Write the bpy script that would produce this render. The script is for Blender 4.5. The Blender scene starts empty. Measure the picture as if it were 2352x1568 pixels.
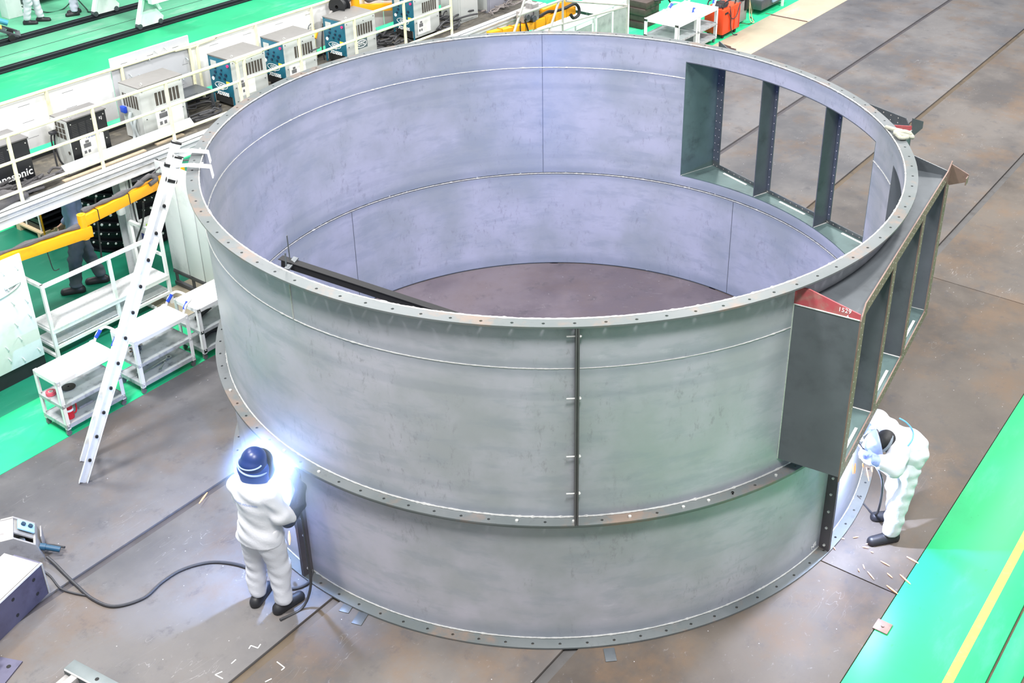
import bpy, bmesh, math, random
import numpy as np
from mathutils import Vector, Matrix, Euler
random.seed(7); np.random.seed(7)
PI = math.pi
SC = bpy.context.scene
COL = SC.collection
TH = 0.9631399905082683            # heading of the hall's long axis
CA, SA = math.cos(TH), math.sin(TH)
def W(u, v, z=0.0):                # hall axes (u along, v across) -> world
    return Vector((u*CA - v*SA, u*SA + v*CA, z))
def pol(r, deg, z):
    a = math.radians(deg); return Vector((r*math.cos(a), r*math.sin(a), z))

# ------------------------------------------------------------------ materials
def srgb(r, g, b):
    f = lambda c: (c/255/12.92) if c/255 <= .04045 else ((c/255+.055)/1.055)**2.4
    return (f(r), f(g), f(b), 1)
def mul(c, k): return (min(c[0]*k, 1), min(c[1]*k, 1), min(c[2]*k, 1), 1)
class NT:
    def __init__(s, name):
        s.m = bpy.data.materials.new(name); s.m.use_nodes = True
        s.t = s.m.node_tree; s.bsdf = s.t.nodes['Principled BSDF']
        s.co = s.n('ShaderNodeTexCoord').outputs['Object']
    def n(s, typ, **kw):
        nd = s.t.nodes.new(typ)
        for k, v in kw.items(): setattr(nd, k, v)
        return nd
    def l(s, a, b): s.t.links.new(a, b)
    def mapping(s, scale=(1, 1, 1), rot=(0, 0, 0), loc=(0, 0, 0), src=None):
        m = s.n('ShaderNodeMapping'); m.inputs['Scale'].default_value = scale
        m.inputs['Rotation'].default_value = rot; m.inputs['Location'].default_value = loc
        s.l(src or s.co, m.inputs['Vector']); return m.outputs[0]
    def noise(s, scale, detail=4, rough=.55, vec=None, dist=0):
        nd = s.n('ShaderNodeTexNoise'); nd.inputs['Scale'].default_value = scale
        nd.inputs['Detail'].default_value = detail; nd.inputs['Roughness'].default_value = rough
        nd.inputs['Distortion'].default_value = dist
        s.l(vec or s.co, nd.inputs['Vector']); return nd.outputs['Fac']
    def ramp(s, fac, lo, hi, a=0.0, b=1.0):
        r = s.n('ShaderNodeMapRange'); r.inputs['From Min'].default_value = lo; r.inputs['From Max'].default_value = hi
        r.inputs['To Min'].default_value = a; r.inputs['To Max'].default_value = b
        r.interpolation_type = 'SMOOTHSTEP'; s.l(fac, r.inputs['Value']); return r.outputs[0]
    def mix(s, fac, a, b):
        m = s.n('ShaderNodeMix', data_type='RGBA')
        for sock, val in ((m.inputs[0], fac), (m.inputs[6], a), (m.inputs[7], b)):
            if hasattr(val, 'is_linked'): s.l(val, sock)
            else: sock.default_value = val
        return m.outputs[2]
    def math(s, op, a, b=0.0, c=None):
        m = s.n('ShaderNodeMath', operation=op)
        for i, val in enumerate((a, b, c)):
            if val is None: continue
            if hasattr(val, 'is_linked'): s.l(val, m.inputs[i])
            else: m.inputs[i].default_value = val
        return m.outputs[0]
    def sep(s, src=None):
        x = s.n('ShaderNodeSeparateXYZ'); s.l(src or s.co, x.inputs[0]); return x.outputs
    def bump(s, h, strength=.2, dist=.02):
        b = s.n('ShaderNodeBump'); b.inputs['Strength'].default_value = strength; b.inputs['Distance'].default_value = dist
        s.l(h, b.inputs['Height']); s.l(b.outputs[0], s.bsdf.inputs['Normal'])
    def done(s, col, rough=.5, metal=0.0, spec=.5):
        i = s.bsdf.inputs; i['Specular IOR Level'].default_value = spec
        for sock, val in ((i['Base Color'], col), (i['Roughness'], rough), (i['Metallic'], metal)):
            if hasattr(val, 'is_linked'): s.l(val, sock)
            else: sock.default_value = val
        return s.m
MATS = {}
def mat(name, col, rough=.5, metal=0.0, var=.08, scale=6, dirt=None, dirt_amt=.35, bump=0, emit=None):
    """painted / plain surface with a little tonal noise and optional dirt patches"""
    if name in MATS: return MATS[name]
    t = NT(name)
    n = t.noise(scale, 5)
    c = t.mix(n, mul(col, 1-var), mul(col, 1+var))
    if dirt:
        d = t.ramp(t.noise(scale*.8, 8, .65), .5, .72, 0, dirt_amt)
        c = t.mix(d, c, dirt)
    if bump: t.bump(t.noise(scale*6, 3), bump)
    t.done(c, rough, metal)
    if emit:
        t.bsdf.inputs['Emission Color'].default_value = emit[0]; t.bsdf.inputs['Emission Strength'].default_value = emit[1]
    MATS[name] = t.m
    return t.m

WHITE = mat('white_paint', (.90, .905, .91, 1), .45, var=.03, dirt=(.5, .5, .5, 1), dirt_amt=.25)
WHITEW = mat('worn_white_paint', (.80, .81, .82, 1), .5, var=.06, scale=9, dirt=(.35, .36, .38, 1), dirt_amt=.5)
OFFW = mat('light_grey_enamel', (.52, .54, .53, 1), .4, var=.05, dirt=(.35, .34, .32, 1), dirt_amt=.3)
ALU = mat('aluminium', (.84, .845, .85, 1), .45, .08, var=.06, scale=10, dirt=(.35, .33, .30, 1), dirt_amt=.35)
GALV = mat('galvanised_steel', (.55, .60, .62, 1), .45, .3, var=.12, scale=14)
CREAM = mat('cream_rail_paint', srgb(236, 234, 200), .45, var=.05, dirt=srgb(170, 150, 100), dirt_amt=.35, scale=8)
YEL = mat('yellow_orange_paint', srgb(246, 168, 10), .42, var=.08, dirt=srgb(150, 90, 20), dirt_amt=.3, scale=7)
BLACK = mat('black_enamel', (.012, .013, .016, 1), .45, var=.2)
RUBBER = mat('black_rubber', (.012, .012, .013, 1), .6, var=.3)
CABLE = mat('dark_cable_sheath', (.035, .035, .04, 1), .55, var=.3, scale=20)
TARP = mat('grey_cable_wrap', (.10, .095, .10, 1), .8, var=.35, scale=25, bump=.4)
TEALP = mat('teal_control_panel', srgb(30, 100, 122), .4, var=.08)
DARKHOLE = mat('dark_recess', (.01, .01, .01, 1), .8)
VENT = mat('dark_vent', (.07, .06, .05, 1), .7, var=.5, scale=60)
BLUEG = mat('blue_grip', srgb(30, 70, 190), .4)
TEALRUB = mat('blue_connector', srgb(35, 75, 100), .45)
RED = mat('red_plastic', srgb(200, 25, 40), .35)
PINK = mat('pink_tape', srgb(225, 90, 110), .5)
REDP = mat('faded_red_primer', srgb(168, 72, 80), .6, var=.15, scale=9, dirt=srgb(150, 120, 110), dirt_amt=.6)
ORANGE = mat('orange_red_enamel', srgb(236, 76, 34), .35, var=.06)
WOOD = mat('pale_timber', srgb(205, 185, 150), .7, var=.15, scale=12)
RUSTYBROWN = mat('brown_mill_scale', srgb(122, 100, 92), .5, .2, var=.22, scale=11, dirt=srgb(86, 72, 70), dirt_amt=.5)
SIDEST = mat('grey_blued_side_plate', srgb(98, 103, 110), .38, .35, var=.28, scale=2.2, dirt=srgb(66, 68, 74), dirt_amt=.5)
DARKST = mat('dark_blued_steel', srgb(88, 93, 98), .42, .35, var=.25, scale=5, dirt=srgb(60, 62, 66), dirt_amt=.5)
TEALST = mat('teal_blued_steel', srgb(92, 112, 112), .42, .35, var=.3, scale=4, dirt=srgb(58, 66, 70), dirt_amt=.6)
WELD = mat('bright_weld_metal', (.50, .50, .49, 1), .45, .3, var=.25, scale=60)
BOLTM = mat('zinc_bolt', (.72, .72, .70, 1), .35, .5, var=.1)
CLOTH = mat('white_workwear', (.63, .64, .70, 1), .85, var=.04, scale=10, bump=.12)
CLOTHG = mat('grey_workwear', srgb(112, 118, 140), .85, var=.12, scale=20)
SKIN = mat('skin', srgb(205, 160, 135), .55, var=.05)
HAIR = mat('black_hair', (.012, .012, .014, 1), .6, var=.3, scale=60)
NAVY = mat('navy_leather', srgb(22, 34, 66), .65, var=.3, scale=18, bump=.3)
BOOT = mat('black_boot_leather', (.018, .018, .022, 1), .45, var=.3)
BLUEP = mat('blue_piping', srgb(90, 165, 230), .6)
PLATEW = mat('white_label', (.85, .85, .83, 1), .5, var=.03)
INK = mat('white_ink', (.85, .85, .85, 1), .5)
DINK = mat('blue_ink', srgb(70, 90, 150), .6)
CHALK = mat('chalk_line', (.75, .75, .72, 1), .9, var=.2, scale=80)
GREYM = mat('grey_machine_casting', srgb(156, 153, 152), .5, .1, var=.15, scale=10, dirt=srgb(90, 85, 85), dirt_amt=.4)

def steel_mat(name, base, seed=0, rust=0.0):
    """hot rolled plate: bluish mill scale, mottled wear, heat tint beside the welds"""
    t = NT(name)
    off = t.mapping(loc=(seed*3.1, seed*1.7, seed))
    big = t.noise(1.1, 5, .6, vec=off)
    c = t.mix(t.ramp(big, .32, .68), (base[0]*.82, base[1]*.86, base[2]*.84, 1), (base[0]*1.10, base[1]*1.08, base[2]*1.14, 1))
    stretch = t.mapping(scale=(1, 1, 3.2), loc=(seed, seed, 0))
    st = t.noise(2.3, 6, .62, vec=stretch)
    c = t.mix(t.ramp(st, .48, .64, 0, .38), c, (base[0]*.66, base[1]*.74, base[2]*.78, 1))
    gate = t.ramp(t.noise(1.5, 3, .5, vec=off), .44, .60)
    fine = t.noise(17, 9, .74, vec=t.mapping(scale=(1, 1, .42)), dist=.3)
    f = t.math('MULTIPLY', t.ramp(fine, .53, .66, 0, .48), gate)
    c = t.mix(f, c, mul(base, .52))
    pale = t.math('MULTIPLY', t.ramp(t.noise(8, 8, .7, vec=t.mapping(scale=(.6, .6, 1.6), loc=(9, 4, 2))), .60, .68, 0, .35), t.ramp(big, .5, .62))
    c = t.mix(pale, c, mul(base, 1.35))
    z = t.sep()[2]
    for zz, wd, amt in ((2.916, .10, .34), (1.42, .12, .40), (.0, .22, .45), (3.36, .12, .40), (2.66, .06, .22), (1.66, .05, .16)):
        d = t.math('ABSOLUTE', t.math('SUBTRACT', z, zz))
        d = t.math('ADD', d, t.math('MULTIPLY', t.math('SUBTRACT', st, .5), .12))
        band = t.ramp(d, wd*.35, wd, amt, 0)
        c = t.mix(band, c, (base[0]*.48, base[1]*.56, base[2]*.62, 1))
    if rust:
        r = t.ramp(t.noise(2.2, 7, .65, vec=t.mapping(loc=(5, 2, 1))), .52, .66, 0, rust)
        c = t.mix(r, c, srgb(150, 112, 84))
    t.bump(fine, .04, .01)
    rg = t.ramp(big, .3, .7, .34, .50)
    return t.done(c, rg, .10, .36)
SHELL = steel_mat('mill_steel_shell', (.398, .398, .432, 1), 0)
SHELL2 = steel_mat('mill_steel_shell_lower', (.415, .412, .446, 1), 3)
SHELLI = steel_mat('mill_steel_inner_shaded', (.335, .345, .385, 1), 7)  # same plate as SHELL, base darkened to carry the shade inside the ring
FLANGE = steel_mat('flange_steel', (.17, .178, .176, 1), 5, .35)

def floor_steel(name, seed, lo=srgb(82, 81, 84), hi=srgb(106, 103, 103), rust=.55):
    t = NT(name)
    off = t.mapping(loc=(seed*7.3, seed*2.9, 0))
    big = t.noise(.55, 6, .6, vec=off)
    c = t.mix(t.ramp(big, .35, .65), lo, hi)
    r = t.ramp(t.noise(.9, 8, .68, vec=t.mapping(loc=(seed*3+4, 1, 0))), .46, .68, 0, rust)
    c = t.mix(r, c, srgb(106, 86, 68))
    d = t.ramp(t.noise(3.2, 8, .7, vec=off), .54, .72, 0, .55)
    c = t.mix(d, c, srgb(66, 66, 72))
    sc = t.noise(11, 10, .75, vec=t.mapping(scale=(1, 1.6, 1), loc=(seed, 0, 0)), dist=.6)
    c = t.mix(t.ramp(sc, .60, .70, 0, .45), c, srgb(138, 135, 138))
    ln = t.noise(5.5, 2, .5, vec=t.mapping(scale=(.35, 1.5, 1), rot=(0, 0, seed*.9), loc=(seed*2, 0, 0)), dist=.8)
    sl = t.math('ABSOLUTE', t.math('SUBTRACT', ln, .5))
    c = t.mix(t.math('MULTIPLY', t.ramp(sl, .001, .004, .38, 0), t.ramp(t.noise(1.4, 3, .5, vec=off), .56, .66)), c, srgb(160, 158, 160))
    v = t.n('ShaderNodeTexVoronoi'); v.inputs['Scale'].default_value = 7; t.l(off, v.inputs['Vector'])
    c = t.mix(t.ramp(v.outputs['Distance'], .02, .05, .6, 0), c, srgb(205, 205, 208))
    t.bump(sc, .08, .01)
    return t.done(c, t.ramp(big, .3, .7, .45, .62), .0, .22)
def floor_green(name, base, pale, seed, amt=.5, speck=.55):
    t = NT(name)
    off = t.mapping(loc=(seed*5, seed, 0))
    big = t.noise(.5, 6, .6, vec=off)
    c = t.mix(t.ramp(big, .3, .7), mul(base, .88), mul(base, 1.10))
    st = t.noise(1.3, 8, .7, vec=t.mapping(scale=(.5, 1.6, 1), loc=(seed, 2, 0)))
    c = t.mix(t.ramp(st, .52, .68, 0, amt), c, pale)
    d = t.ramp(t.noise(6, 9, .75, vec=off), .60, .70, 0, speck)
    c = t.mix(d, c, mul(base, .50))
    g2 = t.ramp(t.noise(17, 8, .8, vec=off), .60, .68, 0, speck*.8)
    c = t.mix(g2, c, mul(base, .62))
    return t.done(c, .42, 0, .22)
# ------------------------------------------------------------------ mesh helpers
class MB:
    def __init__(s): s.v = []; s.f = []
    def add(s, vs, fs):
        o = len(s.v); s.v += [tuple(x) for x in vs]; s.f += [tuple(i+o for i in f) for f in fs]; return s
    def box(s, x0, y0, z0, x1, y1, z1, M=None, bev=0.0):
        if x0 > x1: x0, x1 = x1, x0
        if y0 > y1: y0, y1 = y1, y0
        if z0 > z1: z0, z1 = z1, z0
        b = min(bev, (x1-x0)*.45, (y1-y0)*.45, (z1-z0)*.45)
        if b <= 0:
            vs = [(x, y, z) for z in (z0, z1) for y in (y0, y1) for x in (x0, x1)]
            fs = [(0, 2, 3, 1), (4, 5, 7, 6), (0, 1, 5, 4), (2, 6, 7, 3), (0, 4, 6, 2), (1, 3, 7, 5)]
        else:
            bm = bmesh.new(); bmesh.ops.create_cube(bm, size=1)
            for v in bm.verts:
                v.co = Vector(((x0+x1)/2+v.co.x*(x1-x0), (y0+y1)/2+v.co.y*(y1-y0), (z0+z1)/2+v.co.z*(z1-z0)))
            bmesh.ops.bevel(bm, geom=list(bm.edges), offset=b, segments=2, affect='EDGES', profile=.5)
            bm.verts.index_update()
            vs = [v.co.copy() for v in bm.verts]; fs = [tuple(v.index for v in f.verts) for f in bm.faces]; bm.free()
        if M is not None: vs = [M @ Vector(v) for v in vs]
        return s.add(vs, fs)
    def bar(s, a, b, w, h, up=(0, 0, 1), bev=0.0):
        """rectangular bar from a to b: w across, h along 'up'"""
        a = Vector(a); b = Vector(b); d = b-a; L = d.length; d.normalize()
        u = Vector(up); x = d.cross(u)
        if x.length < 1e-5: x = d.cross(Vector((1, 0, 0)))
        x.normalize(); u = x.cross(d)
        M = Matrix((x, d, u)).transposed().to_4x4(); M.translation = a
        return s.box(-w/2, 0, -h/2, w/2, L, h/2, M, bev)
    def cyl(s, a, b, r, r2=None, n=16, caps=True):
        a = Vector(a); b = Vector(b); r2 = r if r2 is None else r2
        d = (b-a).normalized(); x = d.cross(Vector((0, 0, 1)))
        if x.length < 1e-4: x = Vector((1, 0, 0))
        x.normalize(); y = d.cross(x)
        vs = [a+(x*math.cos(2*PI*i/n)+y*math.sin(2*PI*i/n))*r for i in range(n)] + [b+(x*math.cos(2*PI*i/n)+y*math.sin(2*PI*i/n))*r2 for i in range(n)]
        fs = [(i, (i+1) % n, n+(i+1) % n, n+i) for i in range(n)]
        if caps: fs += [tuple(range(n-1, -1, -1)), tuple(range(n, 2*n))]
        return s.add(vs, fs)
    def tube(s, pts, r, n=10, steps=6, closed=False):
        P = smooth(pts, steps, closed) if steps > 1 else [Vector(p) for p in pts]
        m = len(P); vs = []; fs = []; px = None
        for i, p in enumerate(P):
            if closed: d = P[(i+1) % m]-P[i-1]
            else: d = P[min(i+1, m-1)]-P[max(i-1, 0)]
            d.normalize()
            x = (px - d*px.dot(d)) if px is not None else d.cross(Vector((.13, .2, 1)))
            if x.length < 1e-5: x = d.cross(Vector((1, .3, 0)))
            x.normalize(); px = x; y = d.cross(x)
            rr = r(i/(m-1)) if callable(r) else r
            vs += [p+(x*math.cos(2*PI*k/n)+y*math.sin(2*PI*k/n))*rr for k in range(n)]
        for i in range(m if closed else m-1):
            j = (i+1) % m
            fs += [(i*n+k, i*n+(k+1) % n, j*n+(k+1) % n, j*n+k) for k in range(n)]
        if not closed: fs += [tuple(range(n-1, -1, -1)), tuple(range((m-1)*n, m*n))]
        return s.add(vs, fs)
    def prism(s, poly, d, inset=None):
        """extrude the planar polygon poly (3-D points) along vector d"""
        n = len(poly); P = [Vector(p) for p in poly]; d = Vector(d)
        vs = P + [p+d for p in P]
        fs = [tuple(range(n-1, -1, -1)), tuple(range(n, 2*n))] + [(i, (i+1) % n, n+(i+1) % n, n+i) for i in range(n)]
        return s.add(vs, fs)
    def lathe(s, prof, n=24, c=(0, 0, 0), axis=None):
        """revolve (r, z) profile about z through c (or about 'axis' vector)"""
        c = Vector(c); R = Vector((0, 0, 1)).rotation_difference(Vector(axis)).to_matrix() if axis else Matrix.Identity(3)
        vs = []; m = len(prof)
        for i in range(n):
            a = 2*PI*i/n
            for r, z in prof: vs.append(c + R @ Vector((r*math.cos(a), r*math.sin(a), z)))
        fs = []
        for i in range(n):
            j = (i+1) % n
            for k in range(m-1): fs.append((i*m+k, j*m+k, j*m+k+1, i*m+k+1))
        return s.add(vs, fs)
    def build(s, name, m, parent=None, smooth_deg=35):
        me = bpy.data.meshes.new(name); me.from_pydata(s.v, [], s.f); me.update()
        bm = bmesh.new(); bm.from_mesh(me); bmesh.ops.recalc_face_normals(bm, faces=list(bm.faces)); bm.to_mesh(me); bm.free()
        for p in me.polygons: p.use_smooth = True
        me.set_sharp_from_angle(angle=math.radians(smooth_deg))
        me.materials.append(m)
        o = bpy.data.objects.new(name, me); COL.objects.link(o)
        if parent is not None: o.parent = parent
        return o
def smooth(pts, steps=6, closed=False):
    P = [Vector(p) for p in pts]; n = len(P); out = []
    for i in range(n if closed else n-1):
        if closed: a, b, c, d = P[i-1], P[i], P[(i+1) % n], P[(i+2) % n]
        else: a, b, c, d = P[max(i-1, 0)], P[i], P[i+1], P[min(i+2, n-1)]
        for k in range(steps):
            t = k/steps
            out.append(.5*((2*b)+(c-a)*t+(2*a-5*b+4*c-d)*t*t+(3*b-a-3*c+d)*t*t*t))
    if not closed: out.append(P[-1])
    return out
def tag(o, label=None, cat=None, group=None, kind=None):
    if label: o['label'] = label
    if cat: o['category'] = cat
    if group: o['group'] = group
    if kind: o['kind'] = kind
    return o
def empty(name, loc, rz, label, cat, group=None, parent=None):
    o = bpy.data.objects.new(name, None); COL.objects.link(o); o.empty_display_size = .1
    o.location = loc; o.rotation_euler = (0, 0, rz)
    if parent is not None: o.parent = parent
    return tag(o, label, cat, group)
def uvroot(name, u, v, z, label, cat, group=None, rz=0.0):
    return empty(name, W(u, v, z), TH+rz, label, cat, group)
def copy_tree(o, parent=None):
    c = o.copy(); COL.objects.link(c)
    if parent is not None: c.parent = parent
    for ch in list(o.children): copy_tree(ch, c)
    return c
def text(body, size, loc, xdir, updir, m, parent=None, name='lettering', extrude=.001, bold=0.0, align='CENTER', squash=1.0):
    cu = bpy.data.curves.new(name, 'FONT'); cu.body = body; cu.size = size; cu.extrude = extrude; cu.offset = bold
    cu.align_x = align; cu.align_y = 'CENTER'; cu.materials.append(m); cu.resolution_u = 3
    x = Vector(xdir).normalized(); y = Vector(updir); y = (y-x*y.dot(x)).normalized(); z = x.cross(y)
    M = Matrix((x, y, z)).transposed().to_4x4() @ Matrix.Diagonal((squash, 1, 1, 1)); M.translation = Vector(loc)
    o = bpy.data.objects.new(name, cu); COL.objects.link(o); o.matrix_world = M
    dg = bpy.context.evaluated_depsgraph_get(); me = bpy.data.meshes.new_from_object(o.evaluated_get(dg))
    bpy.data.objects.remove(o); me.transform(M)
    o2 = bpy.data.objects.new(name, me); COL.objects.link(o2); me.name = name
    if not me.materials: me.materials.append(m)
    if parent is not None: o2.parent = parent
    return o2

# smooth organic surfaces: blended tapered capsules, meshed by surface nets
def sdf_mesh(name, prims, m, parent=None, k=.04, res=.014, cuts=(), wr=None, sub=()):
    P = [(np.array(a, float), np.array(b, float), ra, rb, fl) for (a, b, ra, rb, *r) in prims for fl in [r[0] if r else None]]
    lo = np.min([np.minimum(a, b)-max(ra, rb) for a, b, ra, rb, _ in P], axis=0)-.04
    hi = np.max([np.maximum(a, b)+max(ra, rb) for a, b, ra, rb, _ in P], axis=0)+.04
    ax = [np.arange(lo[i], hi[i]+res, res) for i in range(3)]
    X = np.stack(np.meshgrid(*ax, indexing='ij'), -1)
    if wr: X2 = X + wr(X)
    else: X2 = X
    def cap(a, b, ra, rb, fl):
        p = X2
        if fl is not None:
            n = np.array(fl[0], float); n /= np.linalg.norm(n); sc = fl[1]
            p = p + ((p-a) @ n)[..., None]*n*(sc-1); bb = b + n*((b-a) @ n)*(sc-1)
        else: bb = b
        ba = bb-a; L = ba @ ba
        t = np.clip(((p-a) @ ba)/L, 0, 1) if L > 1e-12 else np.zeros(p.shape[:3])
        return np.linalg.norm(p-a-t[..., None]*ba, axis=-1)-(ra+(rb-ra)*t)
    D = None
    for q in P:
        d = cap(*q)
        if D is None: D = d
        else:
            h = np.clip(.5+.5*(D-d)/k, 0, 1); D = D*(1-h)+d*h-k*h*(1-h)
    for (a, b, ra, rb, *r) in sub:
        d = cap(np.array(a, float), np.array(b, float), ra, rb, r[0] if r else None); D = np.maximum(D, -d)
    for pt, n in cuts:
        n = np.array(n, float); n /= np.linalg.norm(n); D = np.maximum(D, (X-np.array(pt, float)) @ n)
    D = np.where(D == 0, 1e-6, D)
    S = D < 0; nx, ny, nz = D.shape
    acc = np.zeros((nx-1, ny-1, nz-1, 3)); cnt = np.zeros((nx-1, ny-1, nz-1))
    G = np.stack(np.meshgrid(*[np.arange(q, dtype=float) for q in (nx, ny, nz)], indexing='ij'), -1)
    for axis in range(3):
        sl0 = [slice(None)]*3; sl1 = [slice(None)]*3; sl0[axis] = slice(0, -1); sl1[axis] = slice(1, None)
        d0 = D[tuple(sl0)]; d1 = D[tuple(sl1)]; cr = (d0 < 0) != (d1 < 0)
        t = np.where(cr, d0/(d0-d1+1e-20), 0); pos = G[tuple(sl0)].copy(); pos[..., axis] += t; pos *= cr[..., None]
        o1, o2 = [q for q in range(3) if q != axis]
        for e1 in (0, 1):
            for e2 in (0, 1):
                s = [slice(None)]*3
                s[o1] = slice(e1, D.shape[o1]-1+e1); s[o2] = slice(e2, D.shape[o2]-1+e2)
                acc += pos[tuple(s)]; cnt += cr[tuple(s)]
    act = cnt > 0; idx = -np.ones(act.shape, int); idx[act] = np.arange(act.sum())
    V = acc[act]/cnt[act][:, None]*res+lo
    F = []
    for axis in range(3):
        sl0 = [slice(None)]*3; sl1 = [slice(None)]*3; sl0[axis] = slice(0, -1); sl1[axis] = slice(1, None)
        a = S[tuple(sl0)]; b = S[tuple(sl1)]
        I = np.argwhere(a != b); o1, o2 = (axis+1) % 3, (axis+2) % 3
        ok = (I[:, o1] > 0) & (I[:, o2] > 0) & (I[:, o1] < D.shape[o1]-1) & (I[:, o2] < D.shape[o2]-1); I = I[ok]
        def cell(d1, d2):
            J = I.copy(); J[:, o1] -= d1; J[:, o2] -= d2; return idx[J[:, 0], J[:, 1], J[:, 2]]
        q = np.stack([cell(0, 0), cell(1, 0), cell(1, 1), cell(0, 1)], 1)
        fl = ~a[tuple(I.T)]
        q[fl] = q[fl][:, ::-1]; F.append(q)
    F = np.concatenate(F)
    # light laplacian pass to take the grid stepping off
    for _ in range(2):
        s_ = np.zeros_like(V); c_ = np.zeros(len(V))
        for i in range(4):
            np.add.at(s_, F[:, i], V[F[:, (i+1) % 4]]); np.add.at(c_, F[:, i], 1)
        V = V*.5+.5*s_/np.maximum(c_, 1)[:, None]
    me = bpy.data.meshes.new(name); me.from_pydata(V.tolist(), [], F.tolist()); me.update()
    for p in me.polygons: p.use_smooth = True
    me.materials.append(m)
    o = bpy.data.objects.new(name, me); COL.objects.link(o)
    if parent is not None: o.parent = parent
    return o
# ------------------------------------------------------------------ the setting
def slab(name, u0, u1, v0, v1, z0, z1, m, bev=.004):
    b = MB().box(u0, v0, z0, u1, v1, z1, bev=bev); o = b.build(name, m); o.rotation_euler = (0, 0, TH)
    return tag(o, kind='structure')
SLOT = mat('rusty_slot', srgb(92, 78, 66), .7, .1, var=.35, scale=5, dirt=srgb(140, 110, 70), dirt_amt=.6)
slab('floor', -45, 75, -40, 70, -.30, -.05, SLOT, 0)
vs = [(-4.345, -2.29), (-2.18, -.155), (-.055, 2.035), (2.125, 4.10)]
cross = [[-40, -11.2, -.515, 5.575, 16.5, 70], [-40, -9.5, 21, 70], [-40, -9.5, 25, 70], [-40, -9.5, 28, 70]]
for i, (v0, v1) in enumerate(vs):
    tone = [(srgb(72, 66, 62), srgb(95, 88, 82), .6), (srgb(78, 74, 73), srgb(101, 96, 93), .55), (srgb(82, 81, 84), srgb(106, 103, 103), .5), (srgb(82, 81, 85), srgb(106, 104, 106), .35)][i]
    fm = [floor_steel('floor_plate_steel_%s' % 'abcd'[i], i+1, *tone)]
    for a, b in zip(cross[i][:-1], cross[i][1:]):
        slab('floor', a+.006, b-.006, v0, v1, -.05, 0, fm[0])
for i, (v0, v1) in enumerate([(2.04, 2.12), (-.15, -.06), (-2.285, -2.185)]):
    slab('trim_%d' % (i+1), -40, 70, v0, v1, -.05, -.022, mat('slot_filler_%s' % 'abc'[i], [srgb(70, 66, 70), srgb(84, 72, 58), srgb(76, 74, 74)][i], .6, .2, var=.3, scale=4, dirt=srgb(56, 52, 50), dirt_amt=.7))
GL = floor_green('green_floor_paint_left', srgb(44, 186, 128), srgb(130, 204, 172), 2, .35)
GR = floor_green('green_floor_paint_right', srgb(34, 160, 100), srgb(80, 182, 136), 4, .3, .7)
GF = floor_green('green_floor_paint_far', srgb(92, 170, 134), srgb(150, 186, 168), 6, .5)
TAN = floor_green('worn_concrete', srgb(172, 162, 142), srgb(198, 188, 166), 8, .5)
slab('floor', -45, 9.2, 4.105, 5.05, -.05, 0, GL)
slab('floor', -45, 9.2, 5.05, 9.3, -.05, 0, floor_green('green_floor_paint_shaded', srgb(30, 120, 94), srgb(78, 146, 124), 7, .4))  # shade beneath the walkway is put into this darker green
slab('floor', -45, 9.2, 9.3, 15.62, -.05, 0, GL)
slab('floor', 9.2, 75, 5.05, 15.62, -.05, 0, GL)
slab('floor', 9.2, 15.4, 4.105, 5.05, -.05, 0, TAN)
slab('floor', 15.46, 75, 4.105, 5.05, -.05, 0, TAN)
slab('floor', -1.3, .9, 4.56, 5.9, -.02, .002, TAN)
slab('floor', -45, 75, 15.98, 17.22, -.05, 0, GF)
slab('floor', -45, 75, 17.6, 60, -.05, 0, GF)
slab('floor', -45, 75, -5.37, -4.352, -.05, 0, GR)
slab('floor', -45, 75, -5.62, -5.39, -.05, -.012, GR)
slab('floor', -45, 75, -6.5, -5.64, -.05, -.03, GR)
slab('floor', -45, 75, -30, -6.51, -.05, -.03, floor_steel('floor_far_right', 12))
o = slab('trim_4', -45, 75, -5.145, -5.065, -.01, .0015, mat('yellow_line_paint', srgb(226, 196, 60), .5, var=.1, scale=9, dirt=srgb(170, 190, 110), dirt_amt=.5), 0)
RAILM = mat('crane_rail_steel', srgb(40, 46, 50), .5, .3, var=.3)
for i, (v0, v1) in enumerate([(15.64, 15.96), (17.24, 17.58)]):
    b = MB().box(-45, v0, -.05, 75, v1, -.02)
    b.box(-45, v0, -.05, 75, v0+.03, .03); b.box(-45, v1-.03, -.05, 75, v1, .03)
    b.box(-45, (v0+v1)/2-.035, -.05, 75, (v0+v1)/2+.035, .05)
    o = b.build('trim_%d' % (5+i), RAILM); o.rotation_euler = (0, 0, TH); tag(o, kind='structure')
slab('trim_7', -45, 75, 16.58, 16.60, -.03, .002, RAILM, 0)

b = MB(); b.lathe([(0, .004), (3.48, .004), (3.48, 0)], 96)
o = b.build('floor', floor_steel('floor_plate_inside', 9, srgb(92, 84, 92), srgb(116, 107, 114), .2)); tag(o, kind='structure')
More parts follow.
